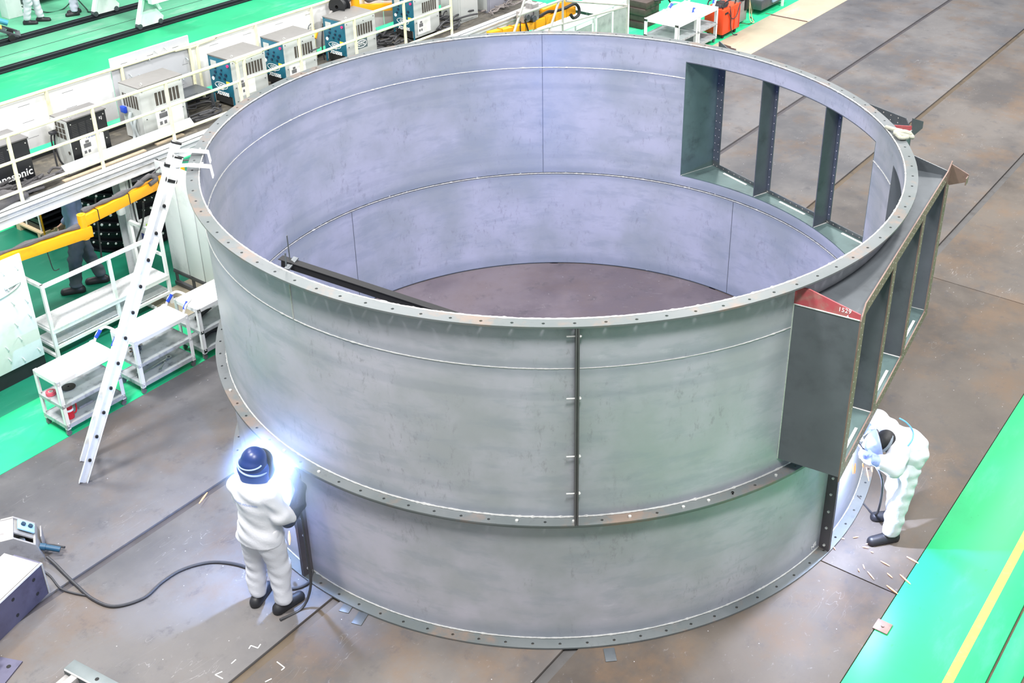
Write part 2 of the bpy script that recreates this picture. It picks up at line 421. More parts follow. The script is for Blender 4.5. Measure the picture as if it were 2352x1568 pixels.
# chalk marks and weld-on tabs on the plates
def floor_thing(name, mb, m, label, cat, group=None):
    o = mb.build(name, m); o.rotation_euler = (0, 0, TH); return tag(o, label, cat, group)
for (u, v, lab, w) in [(-.98, -4.40, 'small rusted square tab with a hole on the edge of the right green strip', .10)]:
    b = MB().box(u-.07, v-.07, 0, u+.07, v+.07, .012, bev=.003); b.cyl((u, v, .01), (u, v, .02), .015, n=10)
    floor_thing('floor_tab', b, RUSTYBROWN, lab, 'floor plate')
for (u, v, rz, lab) in [(-2.69, -2.56, .75, 'square steel shim tab by the base flange below the front seam'),
                        (-3.66, -.46, .3, 'dark steel shim tab by the base flange, second right of the rusty floor slot'),
                        (-3.62, -.26, .3, 'dark steel shim tab by the base flange, nearest the rusty floor slot')]:
    b = MB().box(-.075, -.05, 0, .075, .05, .008, bev=.003); o = b.build('shim_tab', DARKST); o.location = W(u, v); o.rotation_euler = (0, 0, TH+rz)
    tag(o, lab, 'shim plate', 'shim tabs around the base flange')

# ------------------------------------------------------------------ the welded steel ring
R0, T = 3.5, .014
ZM, ZT, ZW = 1.421, 3.368, 2.916
RF = 3.612
ring = empty('steel_ring', (0, 0, 0), 0, 'huge round grey steel ring of welded plate standing open on the floor', 'steel ring')
PA, PBc = -27.8, 36.0            # headings of the two rectangular ports
HW = 1.58; PH = math.degrees(math.asin(HW/R0)); PZ0, PZ1, PD = 1.555, 3.14, 3.675
def shell(name, z0, z1, m, holes=(), zs=None):
    angs = [float(a) for a in range(-180, 180)]
    for h in holes:
        for e in (h-PH, h+PH): angs.append(e)
    angs = sorted(set(angs))
    angs = [a for i, a in enumerate(angs) if i == 0 or a-angs[i-1] > .02]
    zs = zs or [z0, z1]; n = len(angs)
    def solid(i, j):
        if not (0 <= j < len(zs)-1): return False
        a = (angs[i % n]+(angs[(i+1) % n] if i % n < n-1 else angs[0]+360))/2; z = (zs[j]+zs[j+1])/2
        return not any(abs((a-h+180) % 360-180) < PH and PZ0 < z < PZ1 for h in holes)
    b = MB(); vid = {}
    def vv(i, j, k):
        key = (i % n, j, k)
        if key not in vid: vid[key] = len(b.v); b.v.append(tuple(pol(R0-(T if k else 0), angs[i % n], zs[j])))
        return vid[key]
    for i in range(n):
        for j in range(len(zs)-1):
            if not solid(i, j): continue
            b.f.append((vv(i, j, 0), vv(i+1, j, 0), vv(i+1, j+1, 0), vv(i, j+1, 0)))
            b.f.append((vv(i, j, 1), vv(i, j+1, 1), vv(i+1, j+1, 1), vv(i+1, j, 1)))
            if not solid(i, j-1): b.f.append((vv(i, j, 0), vv(i, j, 1), vv(i+1, j, 1), vv(i+1, j, 0)))
            if not solid(i, j+1): b.f.append((vv(i, j+1, 0), vv(i+1, j+1, 0), vv(i+1, j+1, 1), vv(i, j+1, 1)))
            if not solid(i-1, j): b.f.append((vv(i, j, 0), vv(i, j+1, 0), vv(i, j+1, 1), vv(i, j, 1)))
            if not solid(i+1, j): b.f.append((vv(i+1, j, 0), vv(i+1, j, 1), vv(i+1, j+1, 1), vv(i+1, j+1, 0)))
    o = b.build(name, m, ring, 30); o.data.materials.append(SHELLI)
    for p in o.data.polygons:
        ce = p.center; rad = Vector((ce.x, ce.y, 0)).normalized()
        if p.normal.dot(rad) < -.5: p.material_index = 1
    return o
tag(shell('upper_shell', ZM, ZT-.016, SHELL, (PA, PBc), [ZM, PZ0, PZ1, ZT-.016]), 'upper wall of the ring with two rectangular ports')
tag(shell('lower_shell', .02, ZM-.032, SHELL2), 'lower wall of the ring below the middle flange')
def holed_ring(name, z0, z1, ri, ro, nh, rh, hr, m, skip=()):
    """flat annulus with a row of drilled holes; each sector is a quad fan round an octagonal hole"""
    b = MB(); da = 2*PI/nh
    for s in range(nh):
        ac = -PI+(s+.5)*da; a0, a1 = ac-da/2, ac+da/2; am = ac
        P = lambda r, a, z: (r*math.cos(a), r*math.sin(a), z)
        outer = [(ro, a1), (ro, am), (ro, a0), (rh, a0), (ri, a0), (ri, am), (ri, a1), (rh, a1)]
        hole = []
        for k in range(8):
            t = PI/4-k*PI/4
            hole.append((rh+hr*math.sin(t+PI/4-0.0), ac+hr*math.cos(t+PI/4)/rh))
        # order hole points so that they face the outer points
        hole = []
        for r_, a_ in outer:
            th = math.atan2((r_-rh), (a_-ac)*rh); hole.append((rh+hr*math.sin(th), ac+hr*math.cos(th)/rh))
        for z, fl in ((z1, False), (z0, True)):
            vs_ = [P(r, a, z) for r, a in outer]+[P(r, a, z) for r, a in hole]
            fs_ = [(k, (k+1) % 8, 8+(k+1) % 8, 8+k) for k in range(8)]
            if fl: fs_ = [f[::-1] for f in fs_]
            b.add(vs_, fs_)
        for (q, ring_) in ((hole, 1), (outer, 0)):
            for k in range(8):
                if not ring_ and k in (2, 3, 6, 7): continue
                q0, q1 = q[k], q[(k+1) % 8]
                if ring_ == 0 and (q0[0] != q1[0]): continue
                b.add([P(*q0, z0), P(*q1, z0), P(*q1, z1), P(*q0, z1)], [(0, 1, 2, 3)])
    o = b.build(name, m, ring, 30)
    bm = bmesh.new(); bm.from_mesh(o.data); bmesh.ops.remove_doubles(bm, verts=bm.verts, dist=.0004)
    bmesh.ops.recalc_face_normals(bm, faces=list(bm.faces)); bm.to_mesh(o.data); bm.free()
    o.data.set_sharp_from_angle(angle=math.radians(30))
    return o
tag(holed_ring('top_flange', ZT-.016, ZT, R0-.012, RF+.002, 94, 3.562, .0135, FLANGE), 'drilled rim flange with light brown rust')
tag(holed_ring('middle_flange', ZM-.016, ZM, R0, RF-.004, 94, 3.560, .0135, FLANGE), 'drilled flange at mid height')
holed_ring('middle_flange', ZM-.033, ZM-.017, R0, RF-.008, 94, 3.560, .0135, FLANGE)
tag(holed_ring('base_flange', .003, .02, R0, RF+.004, 92, 3.565, .014, FLANGE), 'drilled foot flange on the floor')
def arcbead(rad, z, a0, a1, r, seedv=0, step=.35):
    rnd = random.Random(seedv); b = MB(); n = max(4, int((a1-a0)/step)); N = 6
    vs_, fs_ = [], []
    for i in range(n+1):
        a = a0+(a1-a0)*i/n; rr = r*(.75+.5*rnd.random()) * (1.6 if rnd.random() < .05 else 1)
        zc = z+r*.3*(rnd.random()-.5)
        for k in range(N):
            t = 2*PI*k/N; vs_.append(pol(rad+rr*math.cos(t), a, zc+rr*math.sin(t)))
    for i in range(n):
        for k in range(N): fs_.append((i*N+k, i*N+(k+1) % N, (i+1)*N+(k+1) % N, (i+1)*N+k))
    return b.add(vs_, fs_)
eA0, eA1, eB0, eB1 = PA-PH, PA+PH, PBc-PH, PBc+PH
for (rad, z, spans, r, lab) in [
    (R0, ZW, [(eB1, 360+eA0), (eA1, eB0)], .006, 'outer horizontal weld seam above the middle of the wall'),
    (R0-T, ZW, [(eB1, 360+eA0), (eA1, eB0)], .007, 'inner horizontal weld seam above the middle of the wall'),
    (R0, ZM+.004, [(0, 360)], .009, 'fillet weld over the middle flange'),
    (R0-T, ZM-.016, [(0, 360)], .006, 'inner joint line at mid height'),
    (R0, .026, [(0, 360)], .008, 'fillet weld over the foot flange'),
    (R0+.002, ZM-.036, [(0, 360)], .004, None),
    (R0-.006, ZT, [(0, 360)], .007, 'bright weld on the inner edge of the rim')]:
    for a0, a1 in spans: tag(arcbead(rad, z, a0, a1, r, int(z*100+rad*10)).build('weld_seam', WELD, ring), lab)
# vertical bolted joints
def joint(deg, z0, z1, w=.112):
    for s in (-1, 1):
        d = deg+s*math.degrees(.009/R0)
        a, t = pol(1, d, 0), Vector((-math.sin(math.radians(d)), math.cos(math.radians(d)), 0))
        p = [a*(R0-.004)+Vector((0, 0, z0)), a*(R0+w)+Vector((0, 0, z0)), a*(R0+w)+Vector((0, 0, z1)), a*(R0-.004)+Vector((0, 0, z1))]
        p = [x-t*.007 for x in p]
        MB().prism(p, t*.014).build('joint_plate', jm, ring)
    # thin seam inside
    b = MB(); a = pol(1, deg, 0)
    b.bar(a*(R0-T-.001)+Vector((0, 0, z0)), a*(R0-T-.001)+Vector((0, 0, z1)), .006, .004, up=a)
    b.build('joint_line', DARKST, ring)
jm = mat('joint_plate_steel', srgb(92, 88, 92), .45, .35, var=.2, scale=9)
LJ = [-130.4, -40.6, 49.6, 139.4]; UJ = [-85.85, 94.0]
for d in LJ: joint(d, .02, ZM-.033)
for d in UJ: joint(d, ZM, ZT-.016)
def bolt(p, axis, L=.055, r=.009, name='bolt', heads=True):
    ax = Vector(axis).normalized(); p = Vector(p); b = MB()
    b.cyl(p-ax*L, p+ax*.018, r*.72, n=8)
    b.cyl(p+ax*.0, p+ax*.014, r*1.6, n=6); b.cyl(p-ax*.032, p-ax*.018, r*1.6, n=6)
    return b.build(name, BOLTM, ring)
for z in (3.245, 2.667, 2.096, 1.714):
    d = UJ[0]; a = math.radians(d); bolt(pol(3.552, d, z)+Vector((math.sin(a), -math.cos(a), 0))*-.018, (-math.sin(a), math.cos(a), 0), L=.10)
for z in (1.317, 1.126, .921, .710, .507, .10):
    a = math.radians(LJ[0]); bolt(pol(3.56, LJ[0], z)+Vector((-math.sin(a), math.cos(a), 0))*.018, (-math.sin(a), math.cos(a), 0), L=.06)
for z in (.91, .714, .502, .30, .08):
    a = math.radians(LJ[1]); bolt(pol(3.56, LJ[1], z)+Vector((math.sin(a), -math.cos(a), 0))*.018, (math.sin(a), -math.cos(a), 0), L=.06)
HS = 360/94
for d in (-152.6, -133.2, -125.8, -95.4, -87.8, -80.2, -72.6, -68.8, -65.0, -61.3, -57.4):
    k = round((d+180)/HS-.5); dd = -180+(k+.5)*HS
    bolt(pol(3.56, dd, ZM+.0), (0, 0, 1), L=.05)
# vertical welded seams of the plates
for d, z0, z1, rad in ((-126.9, ZW+.01, ZT-.02, R0), (58.0, ZM, ZM+.0, R0)):
    if z1 > z0:
        b = MB(); b.tube([pol(rad+.002, d, z0), pol(rad+.002, d, z1)], .007, n=6, steps=1); b.build('weld_seam', WELD, ring)
# ports: side panels, floor, roof, bolted frame, two mullions
FRM = RUSTYBROWN
def port(center, framemat, sidemat, label):
    root = bpy.data.objects.new('window_port', None); COL.objects.link(root); root.parent = ring; root['label'] = label
    root.rotation_euler = (0, 0, math.radians(center))
    rs = lambda t: math.sqrt(R0*R0-t*t)              # shell radius along the port normal at offset t
    th = .012
    for s in (-1, 1):
        t0 = s*HW
        b = MB(); n0 = rs(HW)-.012
        out = PD if s < 0 else PD
        b.prism([(n0, t0, PZ0), (out, t0, PZ0), (out, t0, PZ1), (n0, t0, PZ1)], (0, -s*th, 0))
        b.build('side_panel', sidemat, root)
        g = MB(); g.prism([(n0+.012, t0, PZ1), (PD+.0, t0, PZ1), (PD, t0, PZ1+.05), (n0+.13, t0, PZ1+.165), (n0+.012, t0, PZ1+.165)], (0, -s*.012, 0))
        tag(g.build('gusset', REDP, root), 'faded red upper gusset plate') if s*1 == -1 else g.build('gusset', DARKST, root)
        w = MB(); w.tube([(n0+.01, t0+s*.004, PZ1), (PD, t0+s*.004, PZ1)], .006, n=6, steps=1)
        w.tube([(n0+.014, t0+s*.003, PZ0), (n0+.014, t0+s*.003, PZ1)], .006, n=6, steps=1)
        w.tube([(n0, t0-s*.018, PZ0+.008), (PD, t0-s*.018, PZ0+.008)], .006, n=6, steps=1)
        w.build('weld_seam', WELD, root)
        # end plate running on past the frame
        e = MB(); e.prism([(PD, t0, PZ1-.10), (PD+.19, t0, PZ1-.02), (PD+.19, t0, PZ1+.06), (PD, t0, PZ1+.14)], (0, -s*.012, 0))
        if s > 0: e.prism([(PD+.18, t0, PZ1-.03), (PD+.19, t0, PZ1-.03), (PD+.19, t0-.11, PZ1-.02), (PD+.18, t0-.11, PZ1-.02)], (0, 0, .075))
        if s > 0 or center > 0: e.build('end_plate', RUSTYBROWN if s > 0 else DARKST, root)
    # curved-edge floor and roof sheets
    for z, nm, mt in ((PZ0, 'floor_panel', TEALST), (PZ1, 'roof_panel', DARKST)):
        ts = [-HW+.012+(2*HW-.024)*i/24 for i in range(25)]
        poly = [(rs(t)-.013, t, z) for t in ts]+[(PD, ts[-1], z), (PD, ts[0], z)]
        MB().prism(poly, (0, 0, .012 if nm == 'floor_panel' else -.012)).build(nm, mt, root)
    # frame ring with chamfered corners, drilled
    f = MB(); a, zt, zb = HW, PZ1+.11, PZ0-.05
    wp, wr = .135, .115
    f.box(PD, -a, zb, PD+.012, -a+wp, zt-.12); f.box(PD, a-wp, zb, PD+.012, a+.02, zt)
    f.box(PD, -a+wp, zb, PD+.012, a-wp, zb+wr)
    f.prism([(PD, -a, zt-.12), (PD, -a+wp, zt-.12), (PD, -a+wp+.10, zt-wr), (PD, a-wp, zt-wr), (PD, a-wp, zt), (PD, -a+.10, zt)], (.012, 0, 0))
    f.prism([(PD, a-wp-.001, zt), (PD, a+.02, zt), (PD, a+.02, zt+.05)], (.012, 0, 0))
    fr = f.build('frame', framemat, root)
    for t in (-.527, .527):
        m_ = MB(); m_.box(rs(t)-.012, t-.006, PZ0+.012, PD, t+.006, PZ1-.012)
        mo = m_.build('mullion', DARKST, root)
        f2 = MB(); f2.box(PD, t-.055, zb+wr, PD+.012, t+.055, zt-wr); f2.build('frame', framemat, root)
        k = MB(); k.tube([(rs(t)-.01, t-.010, PZ0+.016), (PD, t-.010, PZ0+.016)], .006, n=6, steps=1); k.build('weld_seam', WELD, root)
    # drilled hole rows on the frame
    h = MB()
    def dot(y, z):
        for x, d in ((PD+.0122, 1), (PD-.0004, -1)): h.cyl((x, y, z), (x+.0006*d, y, z), .0065, n=7)
    for z in np.arange(zb+.08, zt-.1, .105):
        for y in (-a+.035, -a+.105, a-.03, a-.10, -.527-.03, -.527+.03, .527-.03, .527+.03): dot(float(y), float(z))
    for y in np.arange(-a+.2, a-.15, .105):
        for z in (zb+.03, zb+.085, zt-.03, zt-.085): dot(float(y), float(z))
    h.build('rivet_row', mat('light_drilled_hole', srgb(196, 190, 184), .5, var=.2), root)
    # pale weld-backing strips on the port floor
    b = MB()
    for t in (-1.06, 0, 1.06): b.box(PD-.07, t-.22, PZ0+.012, PD-.045, t+.22, PZ0+.02)
    b.build('backing_strip', PLATEW, root)
    return root
portA = port(PA, FRM, SIDEST, 'rectangular three-bay port on the near right of the ring')
portB = port(PBc, DARKST, TEALST, 'rectangular three-bay port in the far right of the ring wall')
# chalk writing on the ring
a_ = math.radians(PA); nA = Vector((math.cos(a_), math.sin(a_), 0)); tA = Vector((-math.sin(a_), math.cos(a_), 0))
text('1529', .055, nA*3.545-tA*(HW+.002)+Vector((0, 0, PZ1+.055)), nA, (0, 0, 1), INK, ring, 'chalk_mark')
text('6', .04, nA*3.575-tA*(HW+.002)+Vector((0, 0, PZ1+.01)), nA, (0, 0, 1), INK, ring, 'chalk_mark')
text('1560X02', .10, nA*3.45+tA*(HW-.014)+Vector((0, 0, PZ1-.42)), (0, 0, -1), nA*-1, INK, ring, 'chalk_mark')
q = pol(R0+.002, -42.6, .10); text('NE', .07, q, Vector((math.sin(math.radians(42.6)), math.cos(math.radians(42.6)), .25)), (0, 0, 1), INK, ring, 'chalk_mark')

# black angle bar lying across the rim
barr = empty('steel_bar', (0, 0, 0), 0, 'long black angle bar clamped to the rim and sloping down inside the ring', 'steel bar')
p0, p1 = Vector((-2.19, -2.65, 3.42)), Vector((-.42, -3.30, 3.18))
dr = (p1-p0).normalized()
b = MB(); b.bar(p0, p1, .07, .006); b.bar(p0+Vector((.01, -.03, -.035)), p1+Vector((.01, -.03, -.035)), .006, .07)
b.build('angle_section', mat('matt_black_bar', (.006, .006, .008, 1), .7, var=.3), barr)
b = MB(); e0 = Vector((-2.12, -2.76, 3.37)); b.bar(e0, e0+Vector((.06, .11, .05)), .05, .012); b.bar(e0+Vector((0, 0, .03)), e0+Vector((.0, .02, .14)), .012, .012, up=(1, 0, 0)); b.bar(e0+Vector((.02, .06, .05)), e0+Vector((.02, .06, .28)), .008, .008, up=(1, 0, 0))
b.build('clamp', DARKST, barr)
# rope knotted to the rim between the ports
rp = MB(); c0 = pol(3.55, 2.0, ZT+.015)
rp.tube([c0+Vector((-.07, .25, 0)), c0+Vector((-.02, .14, .02)), c0+Vector((.05, .06, .03)), c0+Vector((-.04, 0, .035)), c0+Vector((.07, -.03, .02)), c0+Vector((.14, -.02, .0)), c0+Vector((.10, .03, .03)), c0+Vector((-.02, .05, .03)), c0+Vector((.0, -.08, .02)), c0+Vector((.08, -.06, .015))], .022, n=8)
rp.tube([c0+Vector((-.05, .02, .03)), c0+Vector((.05, .0, .05)), c0+Vector((.12, -.01, .03))], .026, n=8)
tag(rp.build('rope', mat('pale_rope', srgb(170, 170, 155), .8, var=.15, scale=40, bump=.5)), 'pale knotted rope sling lying on the rim between the two ports', 'rope')
# ------------------------------------------------------------------ ladder leaning on the rim
lad = empty('ladder', (0, 0, 0), 0, 'white aluminium ladder hooked over the left rim of the ring, seen edge on', 'ladder')
LT, LF = Vector((-3.63, -.67, 3.52)), Vector((-5.02, -1.20, .0))
ldir = (LT-LF).normalized(); lw = Vector((.33, -.94, 0)).normalized(); lw = (lw-ldir*lw.dot(ldir)).normalized(); ln = lw.cross(ldir)
for s in (-1, 1):
    off = lw*(.19*s)
    b = MB(); b.bar(LF+off, LT+off, .03, .085, up=ln, bev=.004)
    for q in (-.04, .04): b.bar(LF+off+ln*q+lw*(s*.008), LT+off+ln*q+lw*(s*.008), .05, .008, up=ln)
    st = b.build('stile', ALU, lad)
    h = MB()
    for i in range(1, 12):
        p = LF+ldir*(i*.3)+off; h.cyl(p+lw*(s*.015), p+lw*(s*.037), .016, n=10)
    h.build('rung_end', DARKHOLE, st)
    hk = MB(); tp = LT+off-ldir*.10; inw = Vector((-LT.x, -LT.y, 0)).normalized()
    hk.bar(tp, tp+inw*.13+Vector((0, 0, .0)), .06, .012); hk.bar(tp+inw*.13, tp+inw*.32+Vector((0, 0, -.03)), .075, .010); hk.bar(tp+inw*.32+Vector((0, 0, -.03)), tp+inw*.33+Vector((0, 0, -.14)), .075, .010, up=inw)
    for q in (.10, .17, .25): hk.cyl(tp+inw*q+Vector((0, 0, .004)), tp+inw*q+Vector((0, 0, .016)), .009, n=8)
    hk.build('hook', ALU, lad)
    c = MB(); tt = LT+off; c.bar(tt-ldir*.015, tt, .04, .10, up=ln); c.bar(tt-ldir*.27, tt-ldir*.24, .045, .105, up=ln); c.build('rubber_cap', RUBBER, lad)
for i in range(1, 12):
    p = LF+ldir*(i*.3); MB().bar(p-lw*.18, p+lw*.18, .03, .03, up=ln, bev=.004).build('rung', ALU, lad)

# ------------------------------------------------------------------ three white trolleys
def make_cart(L=.76, D=.44, H=.73):
    root = empty('utility_cart', (0, 0, 0), TH, 'white steel trolley', 'trolley', 'white steel trolleys beside the ring')
    for (x, y) in ((0, 0), (L, 0), (0, D), (L, D)):
        sx = 1 if x == 0 else -1; sy = 1 if y == 0 else -1
        b = MB(); b.box(x, y, .09, x+sx*.045, y+sy*.005, H); b.box(x, y, .09, x+sx*.005, y+sy*.045, H)
        for z in (.14, .40, H-.04): b.cyl((x+sx*.022, y-sy*.001, z), (x+sx*.022, y-sy*.006, z), .007, n=8)
        b.build('leg', WHITE, root)
        c = MB(); c.box(x+sx*.012-.014, y+sy*.03-.012, .055, x+sx*.012+.03, y+sy*.03+.012, .09); c.cyl((x+sx*.025, y+sy*.03-.012, .032), (x+sx*.025, y+sy*.03+.012, .032), .03, n=14)
        c.build('caster', mat('caster_grey', srgb(120, 122, 125), .45, .3), root)
    def tray(nm, z, lip, m):
        b = MB(); b.box(.003, .003, z, L-.003, D-.003, z+.006)
        b.box(0, 0, z-lip, L, .005, z+.012); b.box(0, D-.005, z-lip, L, D, z+.012); b.box(0, 0, z-lip, .005, D, z+.012); b.box(L-.005, 0, z-lip, L, D, z+.012)
        return b.build(nm, m, root)
    tray('tabletop', H-.02, .035, WHITE)
    tray('shelf', .40, .03, mat('scuffed_shelf_grey', srgb(176, 180, 184), .5, .1, var=.15, scale=9, dirt=srgb(90, 92, 96), dirt_amt=.7)); tray('shelf', .14, .04, MATS['scuffed_shelf_grey'])
    h = MB(); h.tube([(L-.02, .06, H), (L+.04, .06, H+.09), (L+.13, .08, H+.13), (L+.15, D/2, H+.135), (L+.13, D-.08, H+.13), (L+.04, D-.06, H+.09), (L-.02, D-.06, H)], .015, n=8)
    ho = h.build('handle', WHITE, root)
    for y in (.065, D-.065):
        g = MB(); g.tube([(L+.005, y, H+.045), (L+.075, y+(.01 if y < .3 else -.01), H+.118)], .021, n=10, steps=1); g.build('grip', BLUEG, ho)
    return root
cart0 = make_cart()
for i, (u, lab) in enumerate([(-3.585, 'white three-tier trolley at the ladder, leftmost, with a red bottle on its lowest shelf'),
                              (-2.595, 'white three-tier trolley behind the ladder with a long wrench on its lowest shelf'),
                              (-1.70, 'white trolley half hidden by the ring wall, farthest of the three trolleys')]):
    c = cart0 if i == 0 else copy_tree(cart0)
    c.location = W(u, 4.085); c['label'] = lab
def small(name, mb, m, u, v, z, label, cat, group=None, rz=0):
    o = mb.build(name, m); o.location = W(u, v, z); o.rotation_euler = (0, 0, TH+rz); return tag(o, label, cat, group)
# things on the trolleys
r_ = uvroot('bottle', -3.46, 4.20, .148, 'red plastic bottle with a white band on the lowest shelf of the leftmost trolley', 'bottle')
b = MB(); b.lathe([(0, 0), (.045, 0), (.048, .02), (.045, .13), (.03, .18), (.03, .2), (0, .2)], 18); b.build('body', RED, r_)
b = MB(); b.lathe([(.049, .10), (.05, .10), (.048, .125), (.045, .125)], 18); b.build('band', PLATEW, r_)
b = MB(); b.tube([(.045, 0, .16), (.09, 0, .15), (.085, 0, .05), (.048, 0, .03)], .009, n=8); b.build('handle', RED, r_)
r_ = uvroot('tape_roll', -3.51, 4.40, .412, 'pink tape roll on the middle shelf of the leftmost trolley', 'tape roll')
b = MB(); b.lathe([(.025, 0), (.055, 0), (.055, .035), (.025, .035), (.025, 0)], 24); b.build('tape', PINK, r_)
b = MB(); b.lathe([(.018, .0), (.025, 0), (.025, .036), (.018, .036), (.018, 0)], 20); b.build('core', PLATEW, r_)
small('grinding_disc', MB().lathe([(.01, 0), (.075, 0), (.078, .006), (.02, .012), (.01, .012), (.01, 0)], 22), BLACK, -3.32, 4.36, .412, 'black abrasive disc beside the pink tape roll', 'abrasive disc')
b = MB(); b.box(-.09, -.05, 0, .09, .05, .03, bev=.004)
for i in range(4):
    for j in range(2): b.cyl((-.066+i*.044, -.022+j*.044, .03), (-.066+i*.044, -.022+j*.044, .031), .013, n=10)
small('socket_tray', b, GREYM, -3.22, 4.30, .148, 'grey socket tray on the lowest shelf beside the red bottle', 'tool tray')
for i, (u, v, rz) in enumerate([(-3.12, 4.42, .15), (-3.12, 4.46, .12)]):
    small('steel_rod', MB().cyl((-.22, 0, .012), (.22, 0, .012), .009, n=8), DARKST, u, v, .148, ['dark rod lying by the socket tray, nearer of two', 'dark rod lying by the socket tray, farther of two'][i], 'rod', 'rods on the leftmost trolley', rz)
def wrench(L, r):
    b = MB(); b.box(-L/2, -.011*r, 0, L/2, .011*r, .01, bev=.003)
    b.lathe([(.016*r, 0), (.03*r, 0), (.03*r, .014), (.016*r, .014), (.016*r, 0)], 14, (L/2+.02*r, 0, 0))
    b.prism([(-L/2, -.018*r, 0), (-L/2-.05*r, -.034*r, 0), (-L/2-.075*r, -.022*r, 0), (-L/2-.045*r, 0, 0), (-L/2-.075*r, .022*r, 0), (-L/2-.05*r, .034*r, 0), (-L/2, .018*r, 0)], (0, 0, .014))
    return b
CHROME = mat('chrome_tool', (.65, .66, .68, 1), .25, .9)
for (u, v, z, rz, L, r, lab) in [(-2.27, 4.28, .148, .12, .40, 1.1, 'long chrome wrench on the lowest shelf of the trolley behind the ladder'),
                         (-2.42, 4.42, .148, 1.1, .16, .7, 'short chrome wrench beside the long one on the lowest shelf'),
                         (-2.40, 4.38, .412, .5, .18, .8, 'chrome wrench among dark sockets on the middle shelf'),
                         (-2.20, 4.22, .148, .6, .13, .6, 'small wrench at the front lip of the lowest shelf')]:
    small('wrench', wrench(L, r), CHROME, u, v, z, lab, 'wrench', 'tools on the trolley behind the ladder', rz)
for i, (u, v) in enumerate([(-2.50, 4.34), (-2.43, 4.30), (-2.37, 4.36), (-2.46, 4.40), (-2.30, 4.40), (-2.52, 4.24)]):
    small('socket', MB().lathe([(.012, 0), (.02, 0), (.02, .05), (.012, .05), (.012, 0)], 12), DARKST if i % 3 else CHROME, u, v, .412 if i < 4 else .148, 'dark socket among the tools on the trolley behind the ladder', 'socket', 'sockets on the trolley behind the ladder')
b = sdf_mesh('work_glove', [((-.10, 0, .03), (.10, 0, .03), .035, .03), ((.05, .05, .03), (.13, .08, .025), .02, .015), ((.08, -.03, .03), (.16, -.05, .03), .018, .012)], BLACK, res=.012, k=.02)
b.location = W(-1.45, 4.38, .412); b.rotation_euler = (0, 0, TH+.4); tag(b, 'crumpled black glove on the middle shelf of the farthest trolley', 'glove')
b = sdf_mesh('cable_heap', [((-.12, -.05, .03), (.12, .04, .03), .03, .03), ((-.10, .06, .03), (.10, -.07, .04), .025, .03)], CABLE, res=.012, k=.02)
b.location = W(-1.40, 4.35, .148); b.rotation_euler = (0, 0, TH); tag(b, 'dark heap of cable on the lowest shelf of the farthest trolley', 'cable')

# ------------------------------------------------------------------ white step platform
sp = uvroot('step_platform', -2.73, 5.56, 0, 'white step platform with chequered treads and a handrail behind the trolleys', 'step platform')
TREAD = mat('chequered_white_tread', (.88, .89, .9, 1), .5, var=.08, scale=40, dirt=srgb(175, 180, 185), dirt_amt=.45, bump=.5)
Lb = 1.68
b = MB(); b.box(0, -.03, .415, Lb, .40, .435); tread = b.build('tread', TREAD, sp)
b = MB(); b.box(0, .03, .19, Lb, .36, .206); b.build('tread', TREAD, sp)
b = MB()
for y, z in ((.0, .17), (-.01, .395), (.38, .395), (.38, .17)): b.bar((0, y, z), (Lb, y, z), .035, .035)
for x in (0, Lb): b.bar((x, 0, .04), (x, .62, .04), .035, .035); b.bar((x, 0, .395), (x, .62, .395), .035, .035); b.bar((x, 0, .17), (x, .38, .17), .03, .03); b.bar((x, .38, .04), (x, .38, .40), .035, .035, up=(1, 0, 0))
b.bar((Lb*.54, .0, .17), (Lb*.54, .0, .40), .03, .03, up=(1, 0, 0)); b.bar((Lb-.25, .0, .04), (Lb-.25, .6, .04), .03, .03)
b.build('frame', WHITE, sp)
for x, y, zt_ in ((0, 0, 1.03), (Lb*.54, 0, 1.03), (Lb, 0, 1.03), (0, .62, 1.03), (Lb, .62, 1.03)):
    MB().bar((x, y, 0 if x in (0, Lb) else .2), (x, y, zt_), .038, .038, up=(1, 0, 0)).build('post', WHITE, sp)
b = MB(); b.bar((-.02, 0, 1.03), (Lb+.02, 0, 1.03), .042, .042); b.bar((0, 0, 1.03), (0, .62, 1.03), .042, .042); b.bar((Lb, 0, 1.03), (Lb, .62, 1.03), .042, .042); b.bar((Lb, 0, .72), (Lb, .62, .72), .032, .032)
b.build('handrail', WHITE, sp)

# ------------------------------------------------------------------ perforated hook boards
def hookboard(name, u0, u1, v, z0, z1, label, base=True, rows=5, slot=True, seedv=1, pm=None):
    r = uvroot(name, u0, v, 0, label, 'hook board'); L = u1-u0; rnd = random.Random(seedv)
    MB().box(0, 0, z0, L, .03, z1, bev=.004).build('panel', pm or WHITE, r)
    if base: MB().box(0, .02, 0, L, .05, z0-.005).build('base', mat('black_plinth', srgb(36, 40, 44), .6, var=.3), r)
    for i in range(rows):
        z = z0+(z1-z0)*(i+.6)/rows
        n = max(2, int(L/.16))
        for k in range(n):
            if rnd.random() < .45: continue
            x = L*(k+.5)/n+rnd.uniform(-.02, .02); zz = z+rnd.uniform(-.04, .04)
            h = MB(); h.tube([(x, -.001, zz), (x, -.03, zz-.005), (x+.004, -.045, zz-.03), (x+.003, -.03, zz-.045)], .008, n=6, steps=3); h.build('hook', GALV, r)
    if slot:
        h = MB()
        for i in range(3):
            z = z0+(z1-z0)*(i+.8)/3.2
            for k in range(int(L/.42)+1):
                x = .15+k*.42+(i % 2)*.12
                if x+.12 < L: h.box(x, -.0015, z, x+.10, .001, z+.006)
        h.build('slot', mat('slot_shadow_grey', srgb(120, 122, 125), .6), r)
    return r
hookboard('hook_board', -4.6, -2.92, 5.5, .20, 1.585, 'tall white hook board standing on a black plinth left of the step platform', slot=False, rows=6)
pb = bpy.data.objects['hook_board']
